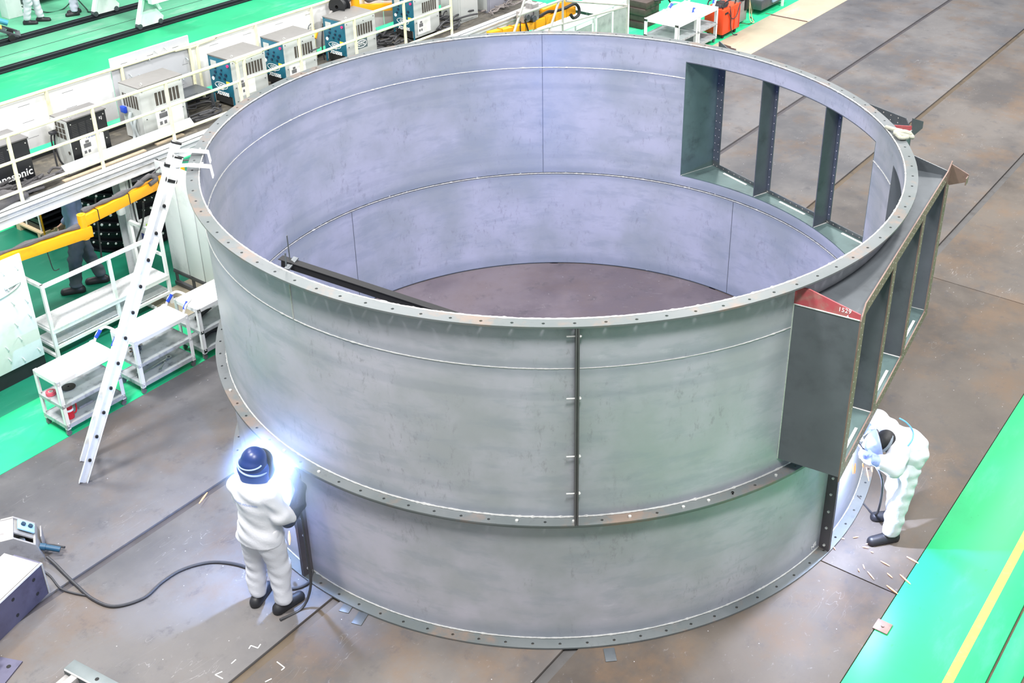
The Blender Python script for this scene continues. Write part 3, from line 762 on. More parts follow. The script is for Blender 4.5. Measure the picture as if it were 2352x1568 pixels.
b = MB(); b.tube([(1.05, -.012, 1.17), (1.3, -.014, 1.16), (1.5, -.02, 1.2), (1.58, -.02, 1.26), (1.4, -.02, 1.25)], .02, n=6); b.build('tool_slot', GALV, pb)

# ------------------------------------------------------------------ yellow swing boom
bm_ = empty('swing_boom', W(-.97, 5.80, 0), TH, 'orange-yellow jointed swing boom carrying wrapped cables in front of the white column', 'swing boom')
def box_arm(name, a, b_, w, h, m=YEL):
    mb = MB(); mb.bar(a, b_, w, h, bev=.006); return mb.build(name, m, bm_)
o2 = (-.97)
A2, A1 = Vector((-2.00+.97, 5.62-5.8, 1.60)), Vector((.62, .05, 1.60))
box_arm('arm', A1, A2, .085, .14)
box_arm('arm', (-2.00+.97+.06, 5.60-5.8, 1.445), (-3.6, .12, 1.50), .085, .14)
b = MB(); b.cyl((A2.x-.02, A2.y, 1.36), (A2.x-.02, A2.y, 1.69), .05, n=16); b.cyl((A2.x-.02, A2.y, 1.68), (A2.x-.02, A2.y, 1.70), .025, n=10); b.build('hinge', YEL, bm_)
b = MB()
for f in (.12, .42, .72): p = A2.lerp(A1, f); b.bar(p+Vector((-.006, 0, 0)), p+Vector((.006, 0, 0)), .09, .146)
for x in (-1.5, -2.2, -2.9): b.bar((x-.006, -.03+(-x-1.5)*.05-.02, 1.47), (x+.006, -.03+(-x-1.5)*.05-.02, 1.47), .095, .15)
b.build('cable_tie', BLACK, bm_)
b = MB(); rr = lambda t: .022+.010*math.sin(t*37)+.012*math.sin(t*11+1)**2
b.tube([(-1.06, -.16, 1.535), (-1.5, -.12, 1.555), (-2.0, -.06, 1.55), (-2.6, .0, 1.565), (-3.3, .09, 1.575)], rr, n=9)
b.tube([(-1.0, -.13, 1.69), (-.75, -.12, 1.70), (-.5, -.1, 1.69), (-.2, -.08, 1.71), (.05, -.03, 1.73), (.3, .0, 1.70), (.6, .03, 1.69)], rr, n=9)
b.tube([(-.1, -.05, 1.72), (.0, -.09, 1.78), (.06, -.05, 1.75), (.12, -.08, 1.70), (.0, -.10, 1.67)], .03, n=9)
b.tube([(.1, -.02, 1.75), (.3, .0, 1.80), (.55, .03, 1.76), (.75, .06, 1.70)], .010, n=6)
b.build('cable_bundle', TARP, bm_)
b = MB()
for (x, y, z0, z1) in ((-1.55, -.15, 1.42, 1.12), (-2.7, .0, 1.42, 1.14)): b.tube([(x, y, z0), (x+.01, y, (z0+z1)/2), (x+.03, y, z1), (x+.10, y, z1-.01)], .006, n=6, steps=3)
b.build('hanging_hook', BLACK, bm_)
def uvtube(name, pts, r, m, label, cat, group=None, n=8):
    b = MB(); b.tube([W(*p) for p in pts], r, n=n); return tag(b.build(name, m), label, cat, group)
uvtube('hanging_cable', [(-1.55, 6.02, 1.60), (-1.56, 6.03, 1.55), (-1.60, 6.05, 1.0), (-1.63, 6.05, .72)], .012, RUBBER, 'black cable hanging below the walkway beside the pallet of plates', 'cable', 'black cables hanging under the walkway')
uvtube('hanging_cable', [(-1.16, 5.62, 1.52), (-1.14, 5.74, 1.2), (-1.0, 6.25, .6), (-.93, 6.4, .2), (-1.0, 6.5, .02), (-1.1, 6.45, .012)], .012, RUBBER, 'black cable hanging from the yellow boom in front of the coil stack', 'cable', 'black cables hanging under the walkway')
# white partition sheets beyond the trolleys
pt = uvroot('partition', -.72, 5.12, 0, 'tall white sheet-metal partition between the coil stack and the ring', 'partition')
CUR = mat('white_sheet_metal', (.72, .76, .77, 1), .45, .05, var=.05, scale=3, dirt=srgb(150, 160, 165), dirt_amt=.4)
for y0, y1 in ((-1.2, -.42), (-.40, .10), (.12, .42), (.44, .78)): MB().box(0, y0, .27, .02, y1, 1.87, bev=.003).build('sheet', CUR, pt)
b = MB(); b.bar((.03, -1.2, .22), (.03, .8, .22), .04, .04); b.bar((.03, -1.2, .04), (.03, .8, .04), .05, .05)
for y in (-.41, .11, .43, .78): b.bar((.04, y, .02), (.04, y, 1.87), .03, .03, up=(1, 0, 0))
b.build('frame', mat('dark_angle_frame', srgb(80, 82, 84), .5, .3), pt)
# stacked black flanged rings
for i in range(7):
    b = MB(); r = .80; z = 0
    b.lathe([(r-.16, 0), (r-.02, 0), (r-.02, .012), (r-.10, .018), (r-.10, .125), (r-.02, .13), (r-.02, .142), (r-.16, .142), (r-.16, 0)], 48)
    o = uvroot('flanged_ring', -.02, 7.85, .02+i*.150, ['lowest', 'second lowest', 'third lowest', 'middle', 'third from top', 'second from top', 'topmost'][i]+' black flanged ring in the stack behind the white column', 'flanged ring', 'stacked black flanged rings')
    b.build('ring', mat('black_ring_paint', srgb(26, 29, 34), .4, .2, var=.3, scale=8), o)
    h = MB(); rnd = random.Random(i)
    for k in range(44):
        a = 2*PI*k/44+i*.05; q = .017*rnd.uniform(.5, 1.2); h.cyl(((r-.03)*math.cos(a), (r-.03)*math.sin(a), .136), ((r-.006)*math.cos(a), (r-.006)*math.sin(a), .136), q, n=6)
    tag(h.build('bolt_row', PLATEW, o), kind='stuff')
b = MB(); b.lathe([(0, 0), (.45, 0), (.62, .035), (.62, .055), (.4, .05), (0, .05)], 40)
o = uvroot('ring_cover', -.02, 7.85, 1.075, 'pale teal disc lying inside the top of the black ring stack', 'disc'); b.build('disc', mat('pale_teal', srgb(150, 200, 190), .5), o)
# pallet with black channel sections
pal = uvroot('pallet', -.92, 8.55, 0, 'pale timber pallet under the stacked black sections', 'pallet')
b = MB()
for y in (0, .55, 1.1): b.box(-.1, y, 0, 1.0, y+.1, .09)
b.build('bearer', WOOD, pal)
b = MB()
for x in (-.1, .12, .34, .56, .78): b.box(x, 0, .09, x+.16, 1.2, .115)
b.build('board', WOOD, pal)
for i in range(5):
    o = uvroot('steel_section', -.90, 8.57, .117+i*.098, ['lowest', 'second lowest', 'middle', 'second from top', 'topmost'][i]+' black steel channel stacked on the timber pallet', 'steel section', 'black channels on the pallet')
    b = MB(); b.box(-.06, 0, 0, .85, 1.12, .012); b.box(-.06, 0, .012, -.05, 1.12, .075); b.box(.38, 0, .012, .39, 1.12, .075); b.box(.84, 0, .012, .85, 1.12, .075)
    b.build('channel', mat('black_steel_section', srgb(34, 36, 42), .4, .3, var=.25), o)
    s_ = MB()
    for y in (.03, .40, .78, 1.08): s_.box(-.075, y, .0, -.062, y+.02, .095)
    s_.build('spacer', PLATEW, o)
ys = uvroot('hook_stand', -.95, 8.35, 0, 'thin yellow bent rod stand beside the pallet', 'stand')
b = MB(); b.tube([(-.12, 0, 0), (-.12, 0, .55), (-.10, 0, .58), (.28, -.02, .58), (.30, -.02, .54)], .013, n=8, steps=3); b.box(-.2, -.1, 0, -.04, .1, .012); b.build('rod', YEL, ys)
b = MB().box(-.05, -.02, 0, .05, .02, .002); small('tape_mark', b, mat('yellow_tape', srgb(210, 200, 60), .5), -2.12, 6.55, .001, 'small yellow tape mark on the dark green floor under the walkway', 'tape mark', None, .3)

# ------------------------------------------------------------------ wire feeder and steel blocks at lower left
wf = uvroot('wire_feeder', -4.96, 2.79, 0, 'grey cast wire feeder with a pale blue twin-dial panel on the floor at the left', 'wire feeder', None, -.55)
b = MB()
for y in (-.16, .16):
    b.prism([(-.17, y-.012, .0), (.19, y-.012, .0), (.19, y-.012, .05), (.15, y-.012, .22), (-.02, y-.012, .36), (-.13, y-.012, .36), (-.17, y-.012, .30)], (0, .024, 0))
b.build('side_frame', GREYM, wf)
b = MB(); b.box(-.17, -.16, .0, .19, .16, .02); b.box(-.15, -.16, .33, -.02, .16, .355); b.prism([(.19, -.16, .02), (.19, .16, .02), (.15, .16, .22), (.15, -.16, .22)], (-.02, 0, 0)); b.prism([(.15, -.05, .2), (.15, .16, .2), (-.02, .16, .34), (-.02, -.05, .34)], (-.01, 0, -.01))
b.box(.185, -.02, .02, .20, .15, .19, bev=.006); b.build('body', GREYM, wf)
pn = MB(); M = Matrix.Translation((.075, .055, .285)) @ Euler((0, .69, 0)).to_matrix().to_4x4(); pn.box(-.085, -.07, 0, .085, .07, .02, M, bev=.012); pno = pn.build('dial_panel', mat('pale_blue_panel', srgb(150, 190, 215), .4), wf)
k = MB()
for x in (-.035, .035):
    p = M @ Vector((x, .0, .02)); k.cyl(p, p+M.to_3x3() @ Vector((0, 0, .02)), .022, n=14)
k.build('dial', mat('dark_dial', srgb(35, 60, 80), .4), pno)
b = MB(); b.cyl((.0, -.06, .10), (.0, .06, .10), .075, n=20); b.cyl((-.04, -.08, .2), (.04, -.02, .2), .04, n=14); b.box(-.14, -.12, .02, .0, .12, .12); b.build('drive_rollers', DARKST, wf)
b = MB(); b.cyl((.19, -.09, .12), (.34, -.14, .07), .028, n=14); b.cyl((.17, -.085, .125), (.22, -.10, .11), .034, n=14); b.build('connector', TEALRUB, wf)
b = MB(); b.tube([(.19, -.05, .1), (.27, -.03, .06), (.38, -.10, .05)], .012, n=8); b.build('cable_stub', CABLE, wf)
sp2 = uvroot('wire_spool', -5.32, 3.12, 0, 'black wire spool at the left frame edge behind the grey wire feeder', 'wire spool')
b = MB(); b.lathe([(.03, -.10), (.17, -.10), (.17, -.085), (.12, -.08), (.12, .08), (.17, .085), (.17, .10), (.03, .10), (.03, -.10)], 26, (0, 0, .17), axis=(.3, 1, 0)); b.build('reel', BLACK, sp2)
b = MB(); b.bar((.06, -.12, .33), (-.12, .0, .33), .05, .012); b.build('bracket', GREYM, sp2)
uvtube('weld_cable', [(-4.875, 2.51, .065), (-4.87, 2.40, .035), (-4.89, 2.2, .017), (-4.91, 2.01, .016), (-4.93, 1.72, .016), (-4.87, 1.48, .016), (-4.65, 1.35, .016), (-4.42, 1.38, .016), (-4.2, 1.36, .016), (-3.98, 1.22, .016), (-3.85, .98, .016), (-3.82, .75, .016), (-3.85, .53, .016), (-3.77, .32, .016), (-3.63, .25, .016), (-3.50, .32, .02), (-3.44, .43, .18), (-3.47, .52, .5), (-3.47, .50, .85)], .0155, CABLE, 'long black welding cable snaking from the wire feeder to the welder at the left', 'cable')
uvtube('weld_cable', [(-5.02, 2.62, .05), (-4.98, 2.35, .014), (-5.02, 2.1, .012), (-4.99, 1.95, .012), (-4.93, 1.80, .012)], .010, CABLE, 'thin black cable beside the thicker one near the wire feeder', 'cable')

PURPLE = mat('purplish_blued_plate', srgb(92, 90, 112), .4, .4, var=.3, scale=5, dirt=srgb(60, 58, 74), dirt_amt=.6)
sb = uvroot('steel_bracket', -5.193, 2.428, 0, 'heavy bluish steel bracket with bolt holes standing at the left frame edge', 'steel bracket', None, -2.86)
# local x runs away to the left of the frame, local y towards the camera
b = MB(); b.box(0, .28, 0, .95, .30, .36); b.build('front_plate', PURPLE, sb)
b = MB(); b.box(.0, -.12, .345, .95, .30, .36); b.build('top_plate', GREYM, sb)
b = MB(); b.box(-.015, -.02, 0, .0, .30, .36); b.build('end_plate', PURPLE, sb)
b = MB(); b.tube([(-.002, .302, 0), (-.002, .302, .36)], .010, n=6, steps=1); b.tube([(0, .302, .362), (.95, .302, .362)], .012, n=6, steps=1); b.build('weld_seam', WELD, sb)
b = MB()
for x, z in ((.12, .27), (.12, .10), (.38, .27), (.38, .08), (.6, .25), (.75, .1)): b.cyl((x, .3005, z), (x, .302, z), .018, n=12)
for y, z in ((.22, .30), (.22, .08)): b.cyl((-.0155, y, z), (-.017, y, z), .014, n=10)
b.build('bolt_hole', DARKHOLE, sb)
sb2 = uvroot('steel_channel', -5.87, 1.91, 0, 'dark steel channel with a bright weld lying at the lower left corner', 'steel channel', None, -2.74)
b = MB(); b.box(0, 0, 0, .8, .03, .20); b.box(0, 0, 0, .8, .36, .014); b.box(0, .0, .2, .8, .12, .214); b.build('channel', PURPLE, sb2)
b = MB(); b.tube([(0, .125, .214), (.8, .125, .214)], .012, n=6, steps=1); b.tube([(-.004, .03, .014), (-.004, .03, .2)], .010, n=6, steps=1); b.build('weld_seam', WELD, sb2)
b = MB(); b.cyl((.08, .28, .014), (.08, .28, .016), .02, n=10); b.build('bolt_hole', DARKHOLE, sb2)
sb3 = uvroot('steel_corner_frame', -5.57, 1.05, 0, 'welded steel corner frame lying on the floor at the bottom edge', 'steel frame', None, -1.45)
b = MB(); b.box(-.04, -.06, .0, .62, .06, .15, bev=.003); b.build('flat_bar', mat('grey_green_plate', srgb(112, 120, 122), .45, .35, var=.2, scale=7), sb3)
b = MB(); b.box(.07, -.75, .0, .14, -.06, .15, bev=.003); b.box(-.02, -.75, 0, .055, -.062, .10, bev=.003); b.build('flat_bar', GREYM, sb3)
b = MB(); b.tube([(-.02, -.062, .152), (.58, -.062, .152)], .008, n=6, steps=1); b.build('weld_seam', WELD, sb3)
b = MB(); b.cyl((.30, .0, .15), (.30, .0, .152), .018, n=12); b.build('bolt_hole', DARKHOLE, sb3)
# ------------------------------------------------------------------ raised walkway with its welding machines
DZ = 1.885
BEAMM = mat('pale_grey_beam', (.66, .68, .70, 1), .45, .1, var=.05, dirt=srgb(130, 132, 136), dirt_amt=.35)
DECKM = mat('dirty_deck', srgb(88, 84, 78), .7, .1, var=.4, scale=7, dirt=srgb(150, 140, 120), dirt_amt=.5)
wk = empty('walkway', (0, 0, 0), TH, 'raised grey steel walkway carrying the row of welding machines', 'walkway')
b = MB(); b.box(-8, 6.02, 1.70, 7.9, 6.04, 1.885); b.box(-8, 5.97, 1.865, 7.9, 6.16, 1.885); b.box(-8, 5.98, 1.70, 7.9, 6.10, 1.715); b.box(-8, 5.985, 1.80, 7.9, 6.025, 1.808)
b.build('front_beam', BEAMM, wk)
b = MB(); b.box(-8, 6.16, 1.85, 7.9, 7.16, 1.885); b.build('deck', DECKM, wk)
b = MB(); b.box(-8, 7.12, 1.68, 7.9, 7.18, 1.95); b.build('rear_beam', mat('dark_rear_beam', srgb(44, 48, 50), .5, .2, var=.2), wk)
for u in (-5.2, -.98, 3.3, 7.6):
    b = MB(); b.box(u-.09, 6.22, 0, u+.09, 6.234, 1.85); b.box(u-.09, 6.386, 0, u+.09, 6.40, 1.85); b.box(u-.006, 6.22, 0, u+.006, 6.40, 1.85); b.box(u-.14, 6.17, 0, u+.14, 6.45, .015)
    b.build('column', BEAMM, wk)
cb = uvroot('control_box', -.80, 6.20, .62, 'small white control box with green indicator on the walkway column', 'control box')
b = MB(); b.box(-.09, -.06, .16, .11, .06, .34, bev=.008); b.build('case', OFFW, cb)
b = MB(); b.box(-.09, -.06, -.04, .11, .06, .155, bev=.008); b.build('lower_case', mat('dark_blue_case', srgb(32, 48, 110), .4), cb)
b = MB(); b.box(-.05, -.064, .24, .03, -.059, .30); b.build('display', mat('green_display', srgb(150, 190, 60), .4), cb)
b = MB(); b.tube([(-.09, .0, .3), (-.14, 0, .4), (-.14, .0, 1.0)], .01, n=6); b.build('cable', CABLE, cb)
b = MB(); b.tube([(.09, 0, .33), (.15, .0, .42), (.26, .0, .38), (.28, .02, .2)], .008, n=6); b.build('wire', CABLE, cb)
cg = uvroot('hose_reel', -1.16, 6.16, 1.22, 'white plastic hose bracket clipped to the left side of the walkway column', 'bracket')
b = MB(); b.box(-.05, -.05, -.04, .05, .05, .26, bev=.03); b.build('bracket', WHITE, cg)
def rail(name, u0, u1, posts, v, label, mids=(2.405, 2.03), ztop=2.73, ends=(False, False), zfoot=DZ):
    r = empty(name, (0, 0, 0), TH, label, 'guard rail', 'cream guard rails of the walkway')
    R_ = .022
    for z in mids: MB().cyl((u0, v, z), (u1, v, z), R_*.85, n=10).build('mid_rail', CREAM, r)
    pts = []
    b = MB()
    path = []
    if ends[0]: path += [(u0, v, zfoot), (u0, v, ztop-.14), (u0+.03, v, ztop-.04), (u0+.13, v, ztop)]
    else: path += [(u0, v, ztop)]
    if ends[1]: path += [(u1-.13, v, ztop), (u1-.03, v, ztop-.04), (u1, v, ztop-.14), (u1, v, zfoot)]
    else: path += [(u1, v, ztop)]
    b.tube(path, R_, n=10, steps=4); b.build('top_rail', CREAM, r)
    for u in posts: MB().cyl((u, v, zfoot), (u, v, ztop), R_*1.05, n=10).build('post', CREAM, r)
    return r
rail('guard_rail', -7.5, .95, [-6.9, -5.8, -4.65, -3.55, -2.43, -1.31, -.22], 6.10, 'cream tubular guard rail along the front of the walkway, left section', ends=(False, True))
rail('guard_rail', 1.07, 5.42, [2.09, 3.21, 4.3], 6.10, 'cream tubular guard rail along the front of the walkway, in front of the teal machines', ends=(True, True))
rail('guard_rail', -7.5, .95, [-6.9, -5.8, -4.65, -3.5, -2.4, -1.29, -.17], 7.09, 'cream tubular guard rail along the back of the walkway, left section', mids=(), ends=(False, True))
rail('guard_rail', 1.07, 8.3, [2.15, 3.27, 4.4, 5.5, 6.62, 7.5], 7.09, 'cream tubular guard rail along the back of the walkway, right section', mids=(), ends=(True, True))
# white perforated sheets fixed behind the rear rail
for i, (u0, u1, lab) in enumerate([(-7.5, -3.9, 'white slotted screen panel at the left frame edge'), (-3.88, -.30, 'white slotted screen panel behind the two black machines'), (.98, 4.9, 'white slotted screen panel behind the teal-fronted machines'), (4.92, 8.3, 'white slotted screen panel at the far end of the walkway')]):
    r = uvroot('screen_panel', u0, 7.15, 2.02, lab, 'screen panel', 'white screens behind the walkway')
    L = u1-u0; MB().box(0, 0, 0, L, .02, .70, bev=.003).build('sheet', WHITE, r)
    b = MB()
    for z in (.14, .36, .58):
        for k in range(int(L/.62)):
            x = .2+k*.62+(z*1.3) % .3; b.box(x, -.001, z, x+.16, .002, z+.005)
    b.build('slot', mat('slot_shadow_grey', srgb(120, 122, 125), .6), r)
    MB().box(0, .004, .46, L, .021, .463).build('joint', GALV, r)
hookboard('hook_board', -.30, .98, 7.12, 1.96, 2.86, 'white hook board taller than the rail behind the white vented machine', base=False, rows=4, seedv=5, pm=mat('pale_grey_board', (.50, .51, .54, 1), .5, var=.05))

def machine(u, L, D, H, label, style, v=6.40, z0=DZ, group='welding machines on the walkway'):
    r = uvroot('welding_machine', u, v, z0, label, 'welding machine', group)
    body = BLACK if style == 'black' else OFFW
    b = MB(); b.box(0, 0, .05, L, D, H, bev=.008); b.build('case', body, r)
    b = MB()
    for x in (.06, L-.1):
        for y in (.03, D-.07): b.box(x, y, 0, x+.05, y+.04, .05)
    b.build('foot', DARKHOLE, r)
    b = MB(); b.box(-.012, -.010, H-.004, L+.012, D+.01, H+.016, bev=.005); b.build('lid', mat('grey_lid', srgb(122, 120, 118), .5, .1, var=.12, scale=8) if style != 'black' else mat('dark_grey_lid', srgb(112, 110, 110), .4, .1, var=.1), r)
    e = MB(); e.lathe([(.012, -.004), (.024, -.004), (.024, .004), (.012, .004), (.012, -.004)], 12, (.08, .05, H+.03), axis=(1, .3, 0)); e.build('lifting_eye', BOLTM, r)
    vb = MB()
    if style == 'black':
        for k in range(3):
            for q in range(9):
                x = .04+k*.11; z = H-.075-q*.022; vb.box(x, -.003, z, x+.085, .002, z+.009)
        vb.build('vent', mat('black_vent_slot', srgb(58, 58, 60), .5), r)
    else:
        for k in range(7):
            x = L*.33+k*L*.083; vb.box(x, -.002, H*.60, x+L*.058, .003, H*.84)
        vb.build('vent', VENT, r)
    s = MB()
    for x, z in ((.04, H-.05), (L-.04, H-.05), (.05, H*.42), (L-.05, H*.42), (L-.04, .1), (.05, .1), (L*.6, H*.9)): s.cyl((x, -.006, z), (x, .002, z), .008, n=8)
    s.build('screw', BOLTM if style == 'black' else DARKST, r)
    if style == 'teal':
        f = MB(); f.box(-.014, .03, .17, .004, D-.03, H-.015, bev=.006); f.box(-.012, 0, .02, .0, .03, H); f.box(-.012, D-.03, .02, 0, D, H)
        fp = f.build('front_panel', TEALP, r)
        g = MB(); g.box(-.006, .05, .05, .003, D-.05, .165); g.build('cable_bay', DARKHOLE, fp)
        rnd = random.Random(int(u*10))
        for (y, z, q) in ((.10, .46, .022), (.20, .46, .018), (.31, .47, .02), (.13, .40, .018), (.24, .40, .018), (.34, .41, .016), (.18, .52, .014), (.30, .53, .014)): k = MB(); k.cyl((-.03, D*y/.44, H*z/.72+.03), (-.012, D*y/.44, H*z/.72+.03), q, n=12); k.build('knob', mat('navy_knob', srgb(20, 50, 75), .4), fp)
        k = MB(); k.box(-.019, D*.62, H*.80, -.012, D*.88, H*.92); k.build('meter', mat('meter_glass', srgb(196, 200, 196), .3), fp)
        k = MB(); k.cyl((-.026, D*.10, H*.88), (-.012, D*.10, H*.88), .022, n=12); k.build('lamp', mat('pink_lamp', srgb(235, 60, 130), .3), fp)
        k = MB(); k.cyl((-.018, D*.86, H*.54), (-.013, D*.86, H*.54), .028, n=14); k.build('dial_plate', PLATEW, fp)
        k = MB(); k.box(-.018, D*.10, H*.49, -.013, D*.26, H*.55); k.build('sticker', mat('yellow_sticker', srgb(246, 214, 70), .5), fp)
        o_ = MB(); n_ = 26; yc, zc = D*.52, H*.43
        o_.tube([(-.016, yc+.125*D/.44*math.cos(2*PI*i/n_), zc+.046*math.sin(2*PI*i/n_)) for i in range(n_)], .005, n=5, steps=1, closed=True); o_.build('logo_ring', INK, fp)
        text('OTC', .062, (-.0165, yc, zc), (0, -1, 0), (0, 0, 1), INK, fp, bold=.002)
        text('DAIHEN', .02, (-.0165, yc, zc-.06), (0, -1, 0), (0, 0, 1), INK, fp)
        text('XD350S', .074, (-.0165, D*.48, H*.265), (0, -1, 0), (0, 0, 1), INK, fp, bold=.003)
    return r
def poster(r, x0, x1, z0, z1, y=-.003):
    b = MB(); b.box(x0, y, z0, x1, y+.002, z1); p = b.build('notice_sheet', PLATEW, r)
    k = MB(); w, h = x1-x0, z1-z0
    k.box(x0+w*.12, y-.001, z0+h*.48, x0+w*.42, y+.001, z0+h*.72); k.box(x0+w*.2, y-.001, z0+h*.74, x0+w*.36, y+.001, z0+h*.88); k.box(x0+w*.1, y-.001, z0+h*.18, x0+w*.2, y+.001, z0+h*.34); k.box(x0+w*.26, y-.001, z0+h*.18, x0+w*.36, y+.001, z0+h*.34)
    k.build('print', mat('grey_print', srgb(105, 105, 108), .7, var=.5, scale=70), p)
m1 = machine(-2.72, .68, .42, .615, 'black welding machine with white lettering at the left edge of the walkway', 'black')
text('Panasonic', .135, (.39, -.003, .20), (1, 0, 0), (0, 0, 1), INK, m1, bold=.002)
m2 = machine(-1.50, .545, .33, .645, 'black welding machine with a white vented end, second from the left', 'black')
b = MB(); b.box(-.016, 0, .02, -.002, .33, .645); e_ = b.build('end_panel', OFFW, m2)
k = MB()
for i in range(3):
    for j in range(3): k.box(-.019, .05+i*.075, .40+j*.075, -.014, .105+i*.075, .46+j*.075)
k.cyl((-.02, .05, .22), (-.014, .05, .22), .022, n=12); k.build('vent', VENT, e_)
b = MB(); b.box(-.07, .24, .5, -.016, .32, .60, bev=.006); b.build('switch_box', PLATEW, e_)
b = MB(); b.tube([(-.05, .27, .46), (-.09, .27, .40), (-.10, .26, .2), (-.12, .22, .0)], .012, n=7); b.tube([(-.04, .26, .45), (-.07, .25, .3), (-.06, .24, .1), (-.02, .22, .0)], .012, n=7); b.box(-.10, .22, .44, -.02, .30, .48, bev=.01); b.build('lead', CABLE, e_)
poster(m2, .12, .46, .12, .36)
b = MB(); b.box(.14, -.006, .355, .44, -.001, .385, bev=.002); b.build('nameplate', PLATEW, m2)
text('Panasonic', .05, (.31, -.0075, .369), (1, 0, 0), (0, 0, 1), DINK, m2)
text('KJ', .05, (.46, -.003, .555), (1, 0, 0), (0, 0, 1), INK, m2)
m3 = machine(-.43, .68, .40, .75, 'white vented welding machine with a notice sheet, between the black and the teal machines', 'grey')
b = MB(); b.box(-.016, 0, .02, -.001, .40, .75); e_ = b.build('end_panel', OFFW, m3)
k = MB()
for i in range(6): k.box(-.019, .04+i*.055, .46, -.014, .075+i*.055, .64)
k.build('vent', VENT, e_)
b = MB(); b.box(-.06, .30, .36, -.016, .40, .45, bev=.01); b.build('blue_plug', BLUEG, e_)
b = MB(); b.tube([(-.04, .2, .4), (-.07, .2, .3), (-.05, .18, .12), (-.09, .17, 0)], .022, n=8); b.tube([(-.03, .12, .35), (-.06, .14, .2), (-.02, .12, 0)], .018, n=8); b.build('lead', GALV, e_)
poster(m3, .19, .62, .12, .42)
for i, (u, L, D, lab) in enumerate([(1.07, .63, .46, 'grey welding machine with a teal control face, nearest of the four teal ones'),
                         (2.04, .63, .46, 'grey welding machine with a teal control face, second of the four teal ones'),
                         (3.29, .66, .46, 'grey welding machine with an oval logo plate on its side, third of the teal ones'),
                         (4.84, .62, .46, 'grey welding machine with a teal control face, farthest of the four teal ones')]):
    m_ = machine(u, L, D, .72, lab, 'teal')
    if i != 2: poster(m_, L*.12, L*.62, .10 if i else .16, .34 if i else .42)
    else:
        b = MB(); b.box(L*.28, -.004, .22, L*.68, -.001, .37); pl = b.build('logo_plate', mat('slate_plate', srgb(80, 98, 104), .4), m_)
        o_ = MB(); o_.tube([(L*.48+.115*math.cos(2*PI*k/28), -.005, .295+.055*math.sin(2*PI*k/28)) for k in range(28)], .006, n=5, steps=1, closed=True); o_.build('logo_ring', INK, pl)
        text('OTC', .075, (L*.48, -.0055, .295), (1, 0, 0), (0, 0, 1), INK, pl, bold=.003)
    if i == 1:
        b = MB(); b.box(L*.78, -.02, .46, L+.06, -.005, .475); b.build('hook_rod', DARKST, m_)
# loose plates, straps and cables on the deck
dk = lambda name, mb, m, label, cat, group=None: tag(mb.build(name, m), label, cat, group)
def uvm(mb): mb.v = [tuple(W(*p)) for p in mb.v]; return mb
b = MB(); M = Matrix.Translation((-.75, 6.30, DZ+.10)) @ Euler((.75, 0, .01)).to_matrix().to_4x4(); b.box(-.98, -.07, -.006, 1.0, .07, .006, M)
for x in (-.94, -.88, .9, .95):
    for y in (-.04, .04): b.cyl(M @ Vector((x, y, .0065)), M @ Vector((x, y, .0075)), .008, n=8)
dk('steel_plank', uvm(b), GALV, 'galvanised plank leaning along the deck in front of the black and white machines', 'plank')
for i, (u0, u1, v, lab) in enumerate([(-1.82, -.62, 6.20, 'drilled wooden-toned strap on the deck edge below the galvanised plank'), (-.42, .02, 6.24, 'short drilled strap on the deck edge behind the ladder top')]):
    b = MB(); b.box(u0, v-.03, DZ+.001, u1, v+.03, DZ+.02)
    n_ = int((u1-u0)/.14)
    for k in range(n_): b.cyl((u0+.07+k*.14, v, DZ+.02), (u0+.07+k*.14, v, DZ+.021), .008, n=6)
    dk('drilled_strap', uvm(b), mat('tan_strap', srgb(176, 160, 138), .6, var=.2, scale=12), lab, 'strap', 'drilled straps on the deck edge')
def heap(name, base, n, spread, r, label, seedv, m=CABLE, group='cable heaps on the deck'):
    rnd = random.Random(seedv); mb = MB()
    for i in range(n):
        c = Vector((rnd.uniform(-spread[0], spread[0]), rnd.uniform(-spread[1], spread[1]), 0)); a = rnd.uniform(0, 6.28); R_ = rnd.uniform(.10, .22)
        pts = []
        for k in range(7):
            t = a+k*rnd.uniform(.5, .95); p = c+Vector((R_*math.cos(t)*1.5, R_*math.sin(t)*.55, .02+rnd.uniform(0, .07)+.012*i))
            pts.append(W(base[0]+p.x, base[1]+max(-spread[1], min(spread[1], p.y)), DZ+p.z))
        mb.tube(pts, r*rnd.uniform(.7, 1.25), n=7, steps=5)
    return tag(mb.build(name, m), label, 'cable', group)
heap('cable_heap', (-2.1, 6.30), 9, (.30, .12), .020, 'dark heap of cables on the deck in front of the lettered black machine', 1, TARP)
heap('cable_heap', (.62, 6.62), 8, (.26, .3), .014, 'dark heap of cables on the deck between the white and first teal machine', 2)
heap('cable_heap', (4.38, 6.62), 10, (.30, .30), .018, 'dark heap of cables between the third and fourth teal machines', 3)
heap('cable_heap', (5.85, 6.55), 9, (.26, .28), .016, 'dark heap of cables before the white cabinets at the far end of the deck', 4)
heap('cable_heap', (7.1, 6.35), 8, (.35, .15), .014, 'grey heap of cables beside the grey cabinet', 6, mat('grey_sheath', srgb(120, 112, 110), .6, var=.3))
b = sdf_mesh('cover_cloth', [((-.3, -.08, .04), (.25, .05, .05), .07, .06), ((-.1, .0, .12), (.1, -.1, .06), .06, .05), ((-.35, .1, .03), (-.1, .0, .1), .04, .05)], TARP, res=.02, k=.05)
b.location = W(-2.48, 6.22, DZ); b.rotation_euler = (0, 0, TH); tag(b, 'dark crumpled cloth on the deck at the left frame edge', 'cloth')
gb = uvroot('machine_stand', .42, 6.66, DZ, 'low grey steel stand with a slotted top left of the nearest teal machine', 'stand')
b = MB(); b.box(0, 0, .26, .5, .38, .285); b.box(.05, .06, .285, .28, .30, .29); b.build('top', DARKST, gb)
b = MB()
